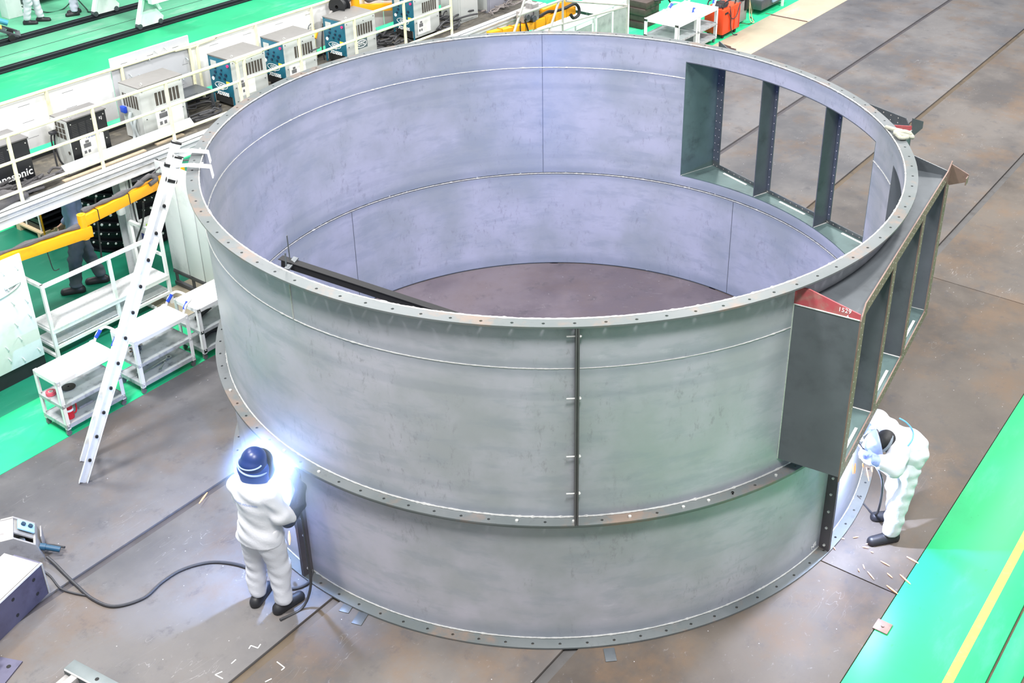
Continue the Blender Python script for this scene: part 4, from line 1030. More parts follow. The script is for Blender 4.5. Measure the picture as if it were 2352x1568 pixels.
for x in (0, .46):
    for y in (0, .34): b.box(x, y, 0, x+.04, y+.04, .26)
b.build('leg', DARKST, gb)
# reel on a feeder behind the third machine, yellow boom foot, hanging hook
rl = uvroot('wire_reel', 3.60, 6.93, DZ, 'black wire reel on a grey feeder behind the third teal machine', 'wire reel')
b = MB(); b.lathe([(.03, -.08), (.15, -.08), (.15, -.07), (.11, -.065), (.11, .065), (.15, .07), (.15, .08), (.03, .08), (.03, -.08)], 26, (.12, .0, .78), axis=(1, .2, 0)); b.build('reel', BLACK, rl)
b = MB(); b.box(-.2, -.06, .0, -.16, .06, .55); b.box(-.24, -.08, .52, .15, .08, .56); b.bar((-.22, 0, .55), (-.05, 0, .74), .04, .02); b.bar((.22, 0, .55), (.14, 0, .78), .03, .03); b.box(-.24, -.07, .56, -.05, .07, .66, bev=.01); b.build('feeder', GREYM, rl)
b = MB(); b.tube([(-.28, -.02, .6), (-.34, -.04, .4), (-.36, -.04, .2), (-.32, -.02, .02)], .012, n=7); b.build('lead', CABLE, rl)
hk = uvroot('chain_hook', 3.02, 6.80, DZ, 'yellow-capped chain hook hanging left of the third teal machine', 'hook')
b = MB(); b.cyl((0, 0, .46), (.07, .02, .56), .035, n=12); b.build('cap', YEL, hk)
b = MB(); b.tube([(-.02, 0, .46), (-.02, 0, .3), (-.02, 0, .16), (.0, 0, .11), (.03, 0, .13)], .010, n=7, steps=3); b.tube([(-.04, 0, .7), (-.1, 0, .66), (-.11, 0, .5), (-.03, 0, .47)], .008, n=6, steps=3); b.build('hook', DARKST, hk)
yb = uvroot('swing_boom', 4.15, 7.02, DZ, 'orange-yellow swing boom behind the farthest teal machine', 'swing boom')
b = MB(); b.bar((0, 0, .62), (1.15, -.12, .42), .09, .12, bev=.006); b.build('arm', YEL, yb)
b = MB(); b.box(-.05, -.05, 0, .05, .05, .95, bev=.006); b.build('post', YEL, yb)
b = MB(); b.tube([(-.12, .05, .75), (.0, .0, .9), (.14, -.02, .8), (.3, -.02, .68), (.6, -.05, .66), (.95, -.09, .55), (1.15, -.12, .5)], lambda t: .028+.012*math.sin(t*30), n=8); b.build('cable_bundle', TARP, yb)
b = sdf_mesh('cover_cloth', [((-.15, 0, .06), (.15, .03, .1), .09, .08), ((0, .02, .12), (.05, .0, .28), .09, .05)], mat('slate_cloth', srgb(100, 108, 122), .8, var=.2, scale=20), res=.02, k=.04)
b.location = W(4.12, 6.75, DZ+.12); b.rotation_euler = (0, 0, TH); tag(b, 'slate blue bundled cloth between the third and fourth teal machines', 'cloth')
# white cabinets at the far end
for (u, L, D, H, m, nm, lab) in [(6.02, .50, .42, 1.05, OFFW, 'cabinet', 'tall white cabinet with a scorched corner just past the farthest teal machine'), (6.80, .62, .42, 1.05, mat('lavender_grey_enamel', srgb(150, 150, 162), .45, var=.1), 'cabinet', 'grey cabinet with a white notice at the far end of the walkway')]:
    r = uvroot(nm, u, 6.44, DZ-.02, lab, 'cabinet', 'cabinets on the walkway')
    MB().box(0, 0, 0, L, D, H, bev=.008).build('case', m, r); b = MB(); b.box(.03, -.012, .05, L-.03, .004, H-.05, bev=.004); d_ = b.build('door', m, r); b = MB(); b.box(L-.09, -.03, H*.45, L-.07, -.01, H*.55); b.build('handle', DARKST, d_)
    MB().box(-.012, .02, .05, .004, D-.02, H-.05, bev=.004).build('side_panel', OFFW, r)
    if L > .55: poster(r, .16, .50, .42, .75, -.016)
yb = uvroot('swing_boom', 6.02, 5.80, 1.80, 'orange-yellow banded swing boom in front of the white benches at the top', 'swing boom')
b = MB(); b.bar((0, 0, .0), (1.28, 0, -.13), .11, .13, bev=.006); b.build('arm', YEL, yb)
b = MB(); b.bar((1.2, 0, -.12), (2.5, 0, -.15), .11, .15, bev=.006); b.build('arm', YEL, yb)
b = MB(); b.bar((1.7, .14, -.03), (2.6, .14, -.02), .10, .12, bev=.006); b.build('arm', YEL, yb)
for x, z in ((.3, -.03), (.62, -.06), (.95, -.10), (1.25, -.12), (1.55, -.127), (1.85, -.135), (2.2, -.143)): MB().bar((x, 0, z), (x+.012, 0, z), .115, .155).build('band', mat('dark_yellow', srgb(190, 130, 10), .5), yb)
b = MB(); b.tube([(1.2, .03, -.02), (1.45, .0, -.02), (1.7, .0, .0), (1.95, .0, -.05), (2.2, -.03, -.04), (2.45, -.06, -.02), (2.56, -.08, -.12), (2.52, -.1, -.24), (2.36, -.1, -.26), (2.3, -.08, -.18)], .030, n=8); b.tube([(.82, -.05, .05), (.78, -.08, -.1), (.80, -.08, -.3)], .012, n=6); b.tube([(.95, -.05, .05), (1.0, -.08, -.15), (1.02, -.08, -.3)], .014, n=6); b.build('cable_bundle', RUBBER, yb)
fd = uvroot('wire_feeder', 6.95, 5.82, 1.76, 'grey wire feeder clamped above the banded yellow boom at the top', 'wire feeder')
b = MB(); b.box(0, -.06, .02, .30, .12, .22, bev=.02); b.box(.28, -.08, .0, .42, .12, .30, bev=.01); b.build('body', GREYM, fd)
b = MB(); b.tube([(.04, .0, .22), (.06, 0, .34), (.28, 0, .36), (.32, 0, .26)], .014, n=8); b.build('handle', WHITE, fd)
b = MB(); b.cyl((.08, -.10, .12), (.08, -.05, .12), .05, n=14); b.cyl((.24, -.12, .06), (.24, -.05, .06), .06, n=12); b.build('rollers', DARKST, fd)
# ------------------------------------------------------------------ the far end: benches, stair rails, trolleys, orange welder
STAIRP = mat('grey_stair_tube', srgb(190, 188, 182), .45, .15, var=.1, dirt=srgb(130, 120, 110), dirt_amt=.4)
sr = empty('stair_rail', (0, 0, 0), TH, 'grey tubular stair rail crossing in front of the white benches at the top', 'stair rail')
def rod(a, b_, nm='rail', r=.022): MB().cyl(a, b_, r, n=10).build(nm, STAIRP, sr)
V = 5.62
rod((6.32, V, 1.50), (6.95, V, 2.50), 'post'); rod((7.30, V, 1.18), (7.97, V, 2.26), 'post')
rod((6.60, V, 2.035), (8.3, V, 2.0)); rod((7.05, V, 1.64), (10.09, V, 1.37)); rod((8.03, V, 1.96), (10.09, V, 1.39)); rod((10.10, V, 0), (10.10, V, 1.55), 'post'); rod((7.93, V, 0), (7.93, V, 2.0), 'post'); rod((6.32, V, 1.50), (5.9, V, .0), 'post')
def benchbox(u, v, L, D, H, label, open_=True):
    r = uvroot('storage_bench', u, v, 0, label, 'bench', 'white framed benches at the top'); P_ = .055
    MB().box(-.01, -.01, H-.03, L+.01, D+.01, H, bev=.004).build('top', WHITEW, r)
    for x in (0, L-P_, L/2-P_/2):
        for y in (0, D-P_): MB().box(x, y, 0, x+P_, y+P_, H-.03).build('leg', WHITE, r)
    for q in ((0, 0, H-.13, L, .02, H-.03), (0, 0, .08, L, .03, .13), (0, D-.03, .08, L, D, .13), (L-.03, 0, .08, L, D, .13), (0, 0, .08, .03, D, .13), (L-.02, 0, H-.13, L, D, H-.03)): MB().box(*q).build('rail', WHITE, r)
    MB().box(.03, .03, .10, L-.03, D-.03, .115).build('shelf', mat('scuffed_shelf_grey', srgb(176, 180, 184), .5), r)
    MB().box(P_, .012, .14, L/2-P_/2, .022, H-.14).build('front_panel', mat('hazy_grey_panel', srgb(172, 172, 172), .4, var=.3, scale=5, dirt=srgb(110, 112, 116), dirt_amt=.5), r); MB().box(L/2+P_/2, .012, .14, L-P_, .022, H-.14).build('front_panel', MATS['hazy_grey_panel'], r)
    MB().box(.03, D-.05, .13, L-.03, D-.04, H-.1).build('back_panel', mat('hazy_grey_panel', srgb(172, 172, 172), .4, var=.3, scale=5, dirt=srgb(110, 112, 116), dirt_amt=.5), r)
    return r
benchbox(9.1, 6.62, 1.30, .62, .90, 'white framed bench with grey panels, nearer of two behind the stair rail')
benchbox(10.44, 6.60, 1.28, .72, .98, 'white framed bench with grey panels, taller one left of the dark timber blocks')
for i in range(4):
    b = MB(); b.box(0, 0, 0, .62, .55, .15, bev=.012)
    o = b.build('timber_block', mat('dark_stained_timber', srgb(78, 66, 62), .6, var=.25, scale=6, dirt=srgb(52, 46, 46), dirt_amt=.6)); o.location = W(12.68+(i % 2)*.04, 6.85-.02*i, .002+i*.152); o.rotation_euler = (0, 0, TH)
    tag(o, ['lowest', 'second lowest', 'third', 'topmost'][i]+' dark timber block in the stack behind the white trolleys', 'timber block', 'dark timber blocks')
uvtube('cable_loop', [(12.9, 6.7, .63), (13.1, 6.55, .66), (13.2, 6.7, .70), (13.0, 6.85, .68), (13.15, 6.6, .72), (13.3, 6.5, .5)], .02, RUBBER, 'black cable loops on top of the dark timber blocks', 'cable')
for i, (u, v, L, lab) in enumerate([(11.25, 5.1, .80, 'white trolley with open frame at the top, nearest of the pair'), (12.08, 5.08, .80, 'white trolley at the top beside the orange-red welder')]):
    c = copy_tree(cart0); c.location = W(u, v); c['label'] = lab; c['group'] = 'white trolleys at the top'
    c.scale = (1.05, 1.9, 1.08)
ow = uvroot('welding_machine', 13.10, 5.06, 0, 'orange-red wheeled welding machine with a black grille at the top', 'welding machine')
b = MB(); b.box(0, 0, .09, .74, .48, .66, bev=.03); b.build('case', ORANGE, ow)
b = MB(); b.box(.30, -.012, .12, .44, .004, .58, bev=.004); b.box(.50, -.012, .12, .60, .004, .58, bev=.004); b.build('side_rib', ORANGE, ow)
g_ = MB(); g_.box(.735, .03, .12, .755, .45, .62, bev=.004); gg = g_.build('grille', BLACK, ow)
k = MB()
for i in range(11): k.box(.753, .05, .16+i*.04, .758, .43, .175+i*.04)
k.build('louver', mat('dark_louver', srgb(66, 62, 62), .5), gg)
b = MB(); b.box(.745, .0, .10, .765, .035, .66, bev=.004); b.box(.745, .445, .10, .765, .48, .66, bev=.004); b.build('corner_post', mat('red_corner', srgb(226, 66, 62), .4), ow)
b = MB(); b.tube([(.06, .06, .66), (.06, .06, .78), (.6, .06, .78), (.6, .06, .66)], .016, n=8, steps=2); b.tube([(.06, .42, .66), (.06, .42, .78), (.6, .42, .78), (.6, .42, .66)], .016, n=8, steps=2); b.build('handle', BLACK, ow)
for x in (.08, .62):
    for y in (.04, .40): b = MB(); b.cyl((x+.03, y, .045), (x+.03, y+.03, .045), .045, n=14); b.box(x, y, .05, x+.06, y+.03, .1); b.build('caster', RUBBER, ow)
b = MB()
for i in range(3): b.tube([(.2+.16*math.cos(a)+i*.02, .2+.14*math.sin(a), .69+i*.022) for a in np.linspace(0, 6.0, 12)], .017, n=7, steps=3)
b.tube([(.3, .02, .68), (.28, -.03, .5), (.30, -.03, .25), (.38, -.05, .05), (.5, -.1, .015)], .011, n=6); b.tube([(.7, -.02, .65), (.55, -.03, .42), (.35, -.03, .40), (.2, -.02, .55)], .010, n=6); b.tube([(.76, .2, .12), (.92, .12, .05), (1.02, .2, .012), (.92, .32, .012), (.8, .3, .05)], .012, n=7); b.build('cable', CABLE, ow)
b = MB(); b.box(.06, -.008, .54, .20, .002, .585); b.build('badge', BLACK, ow)
gm = uvroot('wire_feeder', 14.15, 5.25, 0, 'grey welding unit with hanging cables right of the orange-red welder', 'welding machine')
b = MB(); b.box(0, 0, .06, .42, .42, .75, bev=.02); b.build('case', GREYM, gm)
b = MB(); b.box(.28, -.03, .3, .44, .05, .7, bev=.02); b.cyl((-.05, -.1, .68), (.15, -.02, .68), .07, n=14); b.build('drive', BLACK, gm)
b = MB(); b.tube([(.35, -.04, .7), (.42, -.08, .4), (.5, -.1, .1), (.42, -.2, .03), (.36, -.12, .1), (.4, -.06, .5)], .010, n=6); b.build('hose', mat('cream_hose', srgb(214, 196, 160), .5), gm)
b = MB(); b.tube([(.4, 0, .6), (.56, -.02, .4), (.6, -.05, .25), (.5, -.06, .2), (.45, 0, .4)], .010, n=6); b.tube([(.1, -.05, .06), (.3, -.15, .02), (.6, -.1, .015), (.8, .1, .015)], .012, n=6); b.build('cable', mat('olive_cable', srgb(70, 84, 56), .5), gm)
dm = uvroot('low_trolley', 15.2, 5.15, 0, 'dark low trolley with a white leg at the top edge', 'trolley')
b = MB(); b.box(0, .05, .12, 1.3, .7, .35, bev=.01); b.build('bed', DARKST, dm); b = MB(); b.box(1.0, -.01, 0, 1.05, .04, .40); b.build('leg', WHITE, dm); b = MB(); b.box(.5, .0, .20, .92, .05, .30, bev=.01); b.build('pad', mat('pale_blue_pad', srgb(150, 175, 200), .5), dm)
b = MB(); b.box(15.42, 4.15, -.01, 15.46, 5.2, .006); dk('floor_channel', uvm(b), RUSTYBROWN, 'brown cross joint strip in the pale concrete at the top', 'floor strip')
b = MB()
for i in range(3): b.bar((10.9+i*.1, 4.45-i*.1, .012+.012*i), (12.1+i*.12, 4.12-i*.03, .012+.012*i), .03, .012)
dk('flat_bars', uvm(b), DARKST, 'dark flat bars lying on the pale concrete behind the ring rim', 'flat bar')

# ------------------------------------------------------------------ top left: crane legs, hand truck, pillar
cr = uvroot('gantry_crane', 6.03, 15.80, .05, 'white gantry crane leg on wheels standing across the dark rails', 'gantry crane')
for y in (0, 1.6):
    b = MB(); b.prism([(-.02, y-.04, .10), (.05, y-.04, .02), (.62, y-.04, .02), (.66, y-.04, .14), (.50, y-.04, .34), (.14, y-.04, .34)], (0, .10, 0)); b.build('bogie', WHITE, cr)
    b = MB(); b.prism([(-.02, y-.055, .10), (.04, y-.055, .10), (.27, y-.055, .66), (.20, y-.055, .66)], (0, .12, 0)); b.prism([(.56, y-.055, .3), (.64, y-.055, .3), (.46, y-.055, .66), (.38, y-.055, .66)], (0, .12, 0)); b.build('leg', WHITE, cr)
    MB().prism([(.10, y, .30), (.56, y, .30), (.34, y, .62)], (0, .01, 0)).build('gusset', mat('pale_green_gusset', srgb(176, 204, 194), .5), cr)
    for x in (.02, .56): b = MB(); b.cyl((x, y-.05, .04), (x, y+.06, .04), .06, n=16); b.build('wheel', DARKST, cr)
b = MB(); b.box(.16, -.4, .64, .24, 2.3, 1.0); b.box(.52, -.4, .64, .60, 2.3, 1.0); b.box(.1, -.5, .6, .68, -.36, 1.05); b.build('girder', WHITE, cr)
b = MB(); b.box(.24, -.36, .70, .52, 2.3, .82); b.build('trolley_track', RUSTYBROWN, cr)
ht = uvroot('hand_truck', 4.22, 17.55, 0, 'grey hand truck with a yellow plate and a blue hose tilted at the top left', 'hand truck')
a0 = Vector((.02, 0, .06)); a1 = Vector((-.95, .55, .62)); up_ = Vector((.3, .0, 1))
b = MB()
for s in (-.18, .18): b.bar(a0+Vector((s*.5, s, 0)), a1+Vector((s*.5, s, 0)), .04, .05)
b.bar(a0+Vector((-.1, -.18, 0)), a0+Vector((.1, .2, 0)), .10, .02); b.bar(a0.lerp(a1, .2), a0.lerp(a1, .9), .24, .02); b.build('frame', DARKST, ht)
b = MB(); q = a0.lerp(a1, .26); q2 = a0.lerp(a1, .44); b.bar(q+Vector((0, 0, .04)), q2+Vector((0, 0, .04)), .28, .015); b.build('yellow_plate', mat('dirty_yellow_plate', srgb(190, 170, 90), .6, var=.3), ht)
for s in (-.22, .2): b = MB(); b.cyl((-.15+s*.5, s-.02, .075), (-.15+s*.5, s+.02, .075), .075, n=18); b.build('wheel', RUBBER, ht)
b = MB(); b.tube([a0.lerp(a1, .15)+Vector((.1, .15, .12)), a0.lerp(a1, .5)+Vector((.1, .2, .12)), a0.lerp(a1, .95)+Vector((.08, .2, .14))], .06, n=12); b.build('blue_hose', mat('blue_tube', srgb(60, 150, 180), .4), ht)
pl = uvroot('machine_column', 5.0, 19.0, 0, 'white steel post at the top left corner behind the hand truck', 'post')
MB().box(-.18, -.15, 0, .18, .15, 1.6, bev=.01).build('post', WHITE, pl)
st = uvroot('storage_rack', 5.7, 19.3, 0, 'dark low rack with pale bars behind the trousered legs at the top left', 'rack')
b = MB(); b.box(-.3, 0, .12, 2.2, .5, .30); b.box(-.3, 0, .55, 2.2, .5, .75); b.build('shelf', DARKST, st)
b = MB()
for x in (-.3, .9, 2.15): b.box(x, 0, 0, x+.06, .06, 1.1)
b.build('upright', WHITE, st); b = MB(); b.box(-.3, -.02, .32, 2.2, .0, .40); b.build('bar', WHITE, st)
uvtube('air_hose', [(6.4, 18.9, .9), (6.35, 18.7, .45), (6.25, 18.4, .3), (6.3, 18.1, .02), (6.2, 17.85, .015), (6.5, 17.75, .015), (6.75, 18.0, .015)], .016, mat('dark_green_hose', srgb(30, 60, 50), .5), 'dark hose looping on the pale green floor at the top left', 'hose')
uvtube('air_hose', [(5.2, 18.9, .2), (5.6, 18.6, .02), (6.0, 18.55, .015), (6.3, 18.5, .25), (6.15, 18.45, .3), (6.3, 18.45, .33)], .014, MATS['dark_green_hose'], 'dark looped hose behind the legs at the top left', 'hose')
# ------------------------------------------------------------------ people
def wrk(a1, f1, a2, f2, seedv=0, zs=1.0):
    """cloth folds: gentle sinusoidal warps of space, mostly across the limbs"""
    p = seedv*1.3
    def fn(X):
        x, y, z = X[..., 0], X[..., 1], X[..., 2]
        w = a1*np.sin(f1*z+6*x+9*y+p)*np.sin(11*x-7*y+5*z+p*2)
        w2 = a2*np.sin(f2*z*zs+21*x-13*y+p*3)*np.sin(17*y+9*z+p)
        return np.stack([w+w2*.6, w2+w*.5, .3*w], -1)
    return fn
FY = ((0, 1, 0), 1.38)
def glove_prims(wr, tip, side, palm, curl=.5, spread=.011):
    """palm, four unequal bent fingers and a thumb; wr->tip hand axis, side = thumb side, palm = palm normal"""
    wr = np.array(wr, float); d = np.array(tip, float)-wr; d /= np.linalg.norm(d)
    s = np.array(side, float); s -= d*(s @ d); s /= np.linalg.norm(s); p = np.array(palm, float); p -= d*(p @ d); p -= s*(p @ s); p /= np.linalg.norm(p)
    P = [(wr, wr+d*.075, .034, .038, (p, 1.6))]
    for i, (L, o) in enumerate(((.075, 1.5), (.085, .5), (.078, -.5), (.062, -1.5))):
        b0 = wr+d*.085+s*o*.020; c1 = b0+(d*math.cos(curl)+p*math.sin(curl)+s*o*spread*2)*L*.5; c2 = c1+(d*math.cos(curl*2.3)+p*math.sin(curl*2.3))*L*.5
        P += [(b0, c1, .0125, .0115), (c1, c2, .0115, .0095)]
    t0 = wr+d*.025+s*.03; t1 = t0+s*.030+d*.03+p*.02; t2 = t1+d*.030+p*.022
    return P+[(t0, t1, .016, .014), (t1, t2, .014, .011)]
def person_root(prims, loc, a, label, group=None, k=.05):
    o = sdf_mesh('person', prims, SKIN, None, k=k, res=.016)
    o.location = loc; o.rotation_euler = (0, 0, math.radians(a)-PI/2)
    return tag(o, label, 'person', group)
def shoe(par, an, toe, r=.05, m=BOOT):
    an = Vector(an); toe = Vector(toe); d = (toe-an); d.z = 0; d.normalize()
    h = an-d*.055
    o = sdf_mesh('boot', [((h.x, h.y, .052), (toe.x, toe.y, .038), r, .043), ((an.x, an.y, .06), (an.x, an.y, .15), .05, .058), ((h.x, h.y, .02), (toe.x, toe.y, .02), .052, .05)], m, par, k=.03, res=.010, cuts=[((0, 0, .004), (0, 0, -1))])
    s = sdf_mesh('sole', [((h.x, h.y, .012), (toe.x, toe.y, .012), .055, .052)], RUBBER, o, k=.01, res=.009, cuts=[((0, 0, .002), (0, 0, -1)), ((0, 0, .024), (0, 0, 1))])
    return o

# --- welder at the left joint, back to us
A_L = 67
body = [((0, 0, .92), (0, .0, 1.2), .12, .125, FY), ((0, 0, 1.2), (0, .02, 1.36), .13, .10, FY), ((0, .02, 1.40), (.02, .05, 1.52), .055, .05), ((-.005, .05, 1.58), (.0, .065, 1.63), .088, .082), ((.0, .145, 1.565), (.0, .16, 1.55), .018, .018),
        ((-.16, 0, 1.36), (-.22, .12, 1.10), .05, .042), ((-.22, .12, 1.10), (.0, .36, 1.24), .04, .028), ((.16, 0, 1.36), (.24, .03, 1.09), .05, .042), ((.24, .03, 1.09), (.29, .20, 1.13), .04, .032), ((.29, .20, 1.13), (.21, .32, 1.25), .032, .028),
        ((-.09, 0, .88), (-.12, .03, .48), .08, .055), ((-.12, .03, .48), (-.13, -.01, .10), .052, .038), ((.09, 0, .88), (.13, .04, .48), .08, .055), ((.13, .04, .48), (.14, 0, .10), .052, .038)]
wl = person_root(body, (-2.56, -3.085, 0), A_L, 'welder in white workwear seen from behind, standing at the left joint of the ring')
jk = sdf_mesh('jacket', [((0, -.005, 1.30), (0, .0, 1.02), .195, .185, FY), ((0, 0, 1.02), (0, .005, .82), .182, .20, FY), ((-.15, 0, 1.36), (.15, 0, 1.36), .085, .085), ((0, .02, 1.40), (.01, .04, 1.47), .085, .070),
        ((-.18, .0, 1.35), (-.24, .11, 1.10), .083, .072), ((-.24, .11, 1.10), (-.01, .31, 1.22), .070, .052), ((.18, .0, 1.35), (.235, .02, 1.12), .086, .080), ((.235, .02, 1.12), (.26, .08, 1.06), .080, .07), ((0, -.005, .85), (0, -.005, .80), .222, .225, FY)],
        CLOTH, wl, k=.034, res=.010, wr=wrk(.013, 15, .008, 40, 1), cuts=[((0, 0, .80), (0, 0, -1))])
sdf_mesh('trousers', [((-.06, 0, .93), (.06, 0, .93), .15, .15, FY), ((-.09, -.01, .86), (-.12, .02, .48), .125, .098), ((-.12, .02, .48), (-.13, -.01, .13), .096, .088), ((.09, -.01, .86), (.13, .03, .48), .125, .098), ((.13, .03, .48), (.14, 0, .13), .096, .088)],
         CLOTH, wl, k=.035, res=.011, wr=wrk(.010, 13, .0055, 48, 2), cuts=[((0, 0, .095), (0, 0, -1)), ((0, 0, .97), (0, 0, 1))])
shoe(wl, (-.13, -.02, .08), (-.15, .14, .04)); shoe(wl, (.14, -.01, .08), (.20, .15, .04))
gl = sdf_mesh('gauntlet', [((.265, .07, 1.03), (.30, .20, 1.13), .066, .060), ((.30, .20, 1.13), (.26, .30, 1.23), .060, .048), ((.26, .30, 1.23), (.21, .32, 1.25), .048, .042)]+glove_prims((.21, .32, 1.25), (.14, .42, 1.29), (-.6, 0, .5), (-.4, -.2, -.6), .7), NAVY, wl, k=.02, res=.0085, wr=wrk(.004, 60, .006, 95, 3))
sdf_mesh('gauntlet', [((-.04, .27, 1.20), (.03, .35, 1.25), .055, .045)]+glove_prims((.03, .35, 1.25), (.07, .43, 1.27), (0, 0, 1), (.5, -.5, 0), .7), NAVY, wl, k=.02, res=.0085, wr=wrk(.004, 60, .005, 95, 4))
hl = sdf_mesh('helmet', [((-.002, .045, 1.60), (.0, .06, 1.635), .125, .112)], mat('navy_helmet', srgb(30, 52, 110), .35, var=.1), wl, k=.02, res=.010, cuts=[((0, 0, 1.565), (0, .15, -1))])
sdf_mesh('neck_flap', [((-.01, .0, 1.57), (-.01, -.005, 1.45), .112, .10, FY), ((-.07, .05, 1.56), (-.07, .04, 1.46), .075, .07), ((.06, .05, 1.56), (.06, .04, 1.46), .075, .07)], mat('navy_cloth', srgb(46, 80, 160), .8, var=.15), hl, k=.03, res=.011, cuts=[((0, 0, 1.43), (0, 0, -1)), ((0, 0, 1.60), (0, 0, 1))], wr=wrk(.004, 30, .004, 50, 5))
b = MB(); b.tube([(-.002+.131*math.cos(t), .05+.131*math.sin(t), 1.575+.03*math.sin(t*1.0-1.57)) for t in np.linspace(PI*1.02, PI*1.98, 14)], .009, n=8, steps=2); b.tube([(-.002+.118*math.cos(t), .045+.122*math.sin(t)*.75-.03, 1.64+.02*math.sin(t)) for t in np.linspace(PI*1.02, PI*1.98, 14)], .007, n=8, steps=2)
b.build('headband', mat('pale_band', srgb(150, 175, 225), .5), hl)
sdf_mesh('mask', [((.005, .10, 1.58), (.005, .13, 1.46), .122, .108), ((.005, .16, 1.56), (.005, .18, 1.48), .08, .075)], BLACK, hl, k=.05, res=.010, cuts=[((0, .115, 1.55), (0, -1, .05))])
from mathutils.bvhtree import BVHTree
lt = text('TSUGO INDUSTRIES', .026, (.0, -.149, 1.285), (1, 0, -.05), (0, 0, 1), mat('pale_blue_ink', srgb(120, 150, 215), .7), jk, extrude=.0)
bv = BVHTree.FromPolygons([v.co.copy() for v in jk.data.vertices], [tuple(p.vertices) for p in jk.data.polygons])
for v in lt.data.vertices:
    hit = bv.ray_cast(Vector((v.co.x, -1, v.co.z)), Vector((0, 1, 0)))[0]
    if hit: v.co.y = hit.y-.003
tr = uvroot('welding_torch', 0, 0, 0, 'black welding torch in the gauntlets of the left welder', 'welding torch'); tr.location = wl.location; tr.rotation_euler = wl.rotation_euler
b = MB(); b.tube([(.245, .26, 1.08), (.20, .34, 1.18), (.13, .40, 1.26), (.05, .42, 1.315)], .014, n=10); b.build('handle', RUBBER, tr)
b = MB(); b.tube([(.05, .42, 1.315), (.02, .425, 1.33), (-.005, .43, 1.325)], .008, n=8); b.build('nozzle', BOLTM, tr)
b = MB(); b.tube([(.245, .26, 1.08), (.27, .25, .95), (.30, .22, .70), (.32, .20, .45), (.34, .16, .2), (.30, .05, .016), (.2, -.15, .014)], .013, n=8); b.build('cable', CABLE, tr)

# --- welder bent over below the right port
A_R = 180
bodyR = [((0, 0, .88), (0, -.01, 1.06), .12, .125, FY), ((0, -.01, 1.06), (-.02, .17, 1.17), .12, .09), ((-.03, .17, 1.17), (-.07, .23, 1.18), .055, .05), ((-.085, .245, 1.175), (-.09, .27, 1.15), .088, .080), ((-.09, .335, 1.10), (-.09, .345, 1.09), .018, .016),
         ((.17, .16, 1.16), (.33, .22, 1.14), .05, .042), ((.33, .22, 1.14), (.16, .42, 1.12), .04, .028), ((-.19, .14, 1.14), (-.29, .20, 1.02), .05, .042), ((-.29, .20, 1.02), (-.24, .40, 1.10), .04, .028),
         ((-.09, 0, .84), (-.14, .05, .46), .08, .055), ((-.14, .05, .46), (-.15, .07, .10), .052, .038), ((.09, 0, .84), (.14, .0, .46), .08, .055), ((.14, .0, .46), (.17, -.04, .10), .052, .038)]
wr_ = person_root(bodyR, (3.44, -2.02, 0), A_R, 'welder in white workwear bent over below the near port of the ring')
jr = sdf_mesh('jacket', [((0, -.01, .90), (0, -.03, 1.02), .18, .19, FY), ((0, -.03, 1.02), (-.01, .13, 1.14), .185, .15), ((-.17, .13, 1.13), (.16, .14, 1.15), .095, .095), ((-.04, .17, 1.17), (-.06, .20, 1.18), .085, .08),
        ((.17, .15, 1.15), (.34, .21, 1.14), .088, .078), ((.34, .21, 1.14), (.20, .37, 1.12), .072, .056), ((-.19, .13, 1.13), (-.29, .19, 1.01), .092, .084), ((-.29, .19, 1.01), (-.265, .30, 1.06), .084, .072), ((0, 0, .88), (0, 0, .86), .18, .185, FY)],
        CLOTH, wr_, k=.042, res=.010, wr=wrk(.013, 16, .008, 40, 6), cuts=[((0, 0, .83), (0, -.2, -1))])
sdf_mesh('trousers', [((-.06, 0, .88), (.06, 0, .88), .155, .155, FY), ((-.09, -.01, .83), (-.14, .04, .46), .13, .10), ((-.14, .04, .46), (-.15, .065, .13), .098, .088), ((.09, -.01, .83), (.14, -.01, .46), .13, .10), ((.14, -.01, .46), (.17, -.045, .13), .098, .088)],
         CLOTH, wr_, k=.035, res=.011, wr=wrk(.010, 12, .0055, 45, 7), cuts=[((0, 0, .10), (0, 0, -1))])
shoe(wr_, (-.15, .07, .08), (-.20, .25, .04), .052); shoe(wr_, (.17, -.04, .08), (.16, .14, .04), .052)
WG = mat('white_blue_glove_leather', srgb(150, 168, 226), .6, var=.3, scale=14, dirt=srgb(24, 44, 140), dirt_amt=.9)
gR = sdf_mesh('glove', [((-.27, .29, 1.05), (-.25, .38, 1.09), .066, .056)]+glove_prims((-.25, .38, 1.09), (-.20, .50, 1.13), (.5, 0, .5), (.6, .2, -.4), .6), WG, wr_, k=.02, res=.0085, wr=wrk(.005, 60, .007, 90, 8))
sdf_mesh('glove', [((.21, .36, 1.12), (.14, .42, 1.12), .060, .050)]+glove_prims((.14, .42, 1.12), (.02, .50, 1.14), (0, 0, 1), (-.4, -.5, -.2), .6), WG, wr_, k=.02, res=.0085, wr=wrk(.005, 60, .006, 90, 9))
hd = sdf_mesh('hair', [((-.088, .235, 1.195), (-.09, .26, 1.175), .098, .094)], HAIR, wr_, k=.02, res=.010, cuts=[((-.09, .30, 1.14), (0, 1, -.75))])
mko = sdf_mesh('mask', [((-.09, .29, 1.16), (-.09, .35, 1.03), .138, .115), ((-.09, .36, 1.12), (-.09, .38, 1.04), .08, .07)], mat('grey_blue_mask', srgb(150, 165, 200), .3, var=.1), wr_, k=.05, res=.010, cuts=[((-.09, .305, 1.2), (0, -1, .25))])
MM = Matrix.Translation((-.09, .262, 1.17)) @ Euler((-.95, 0, 0)).to_matrix().to_4x4()
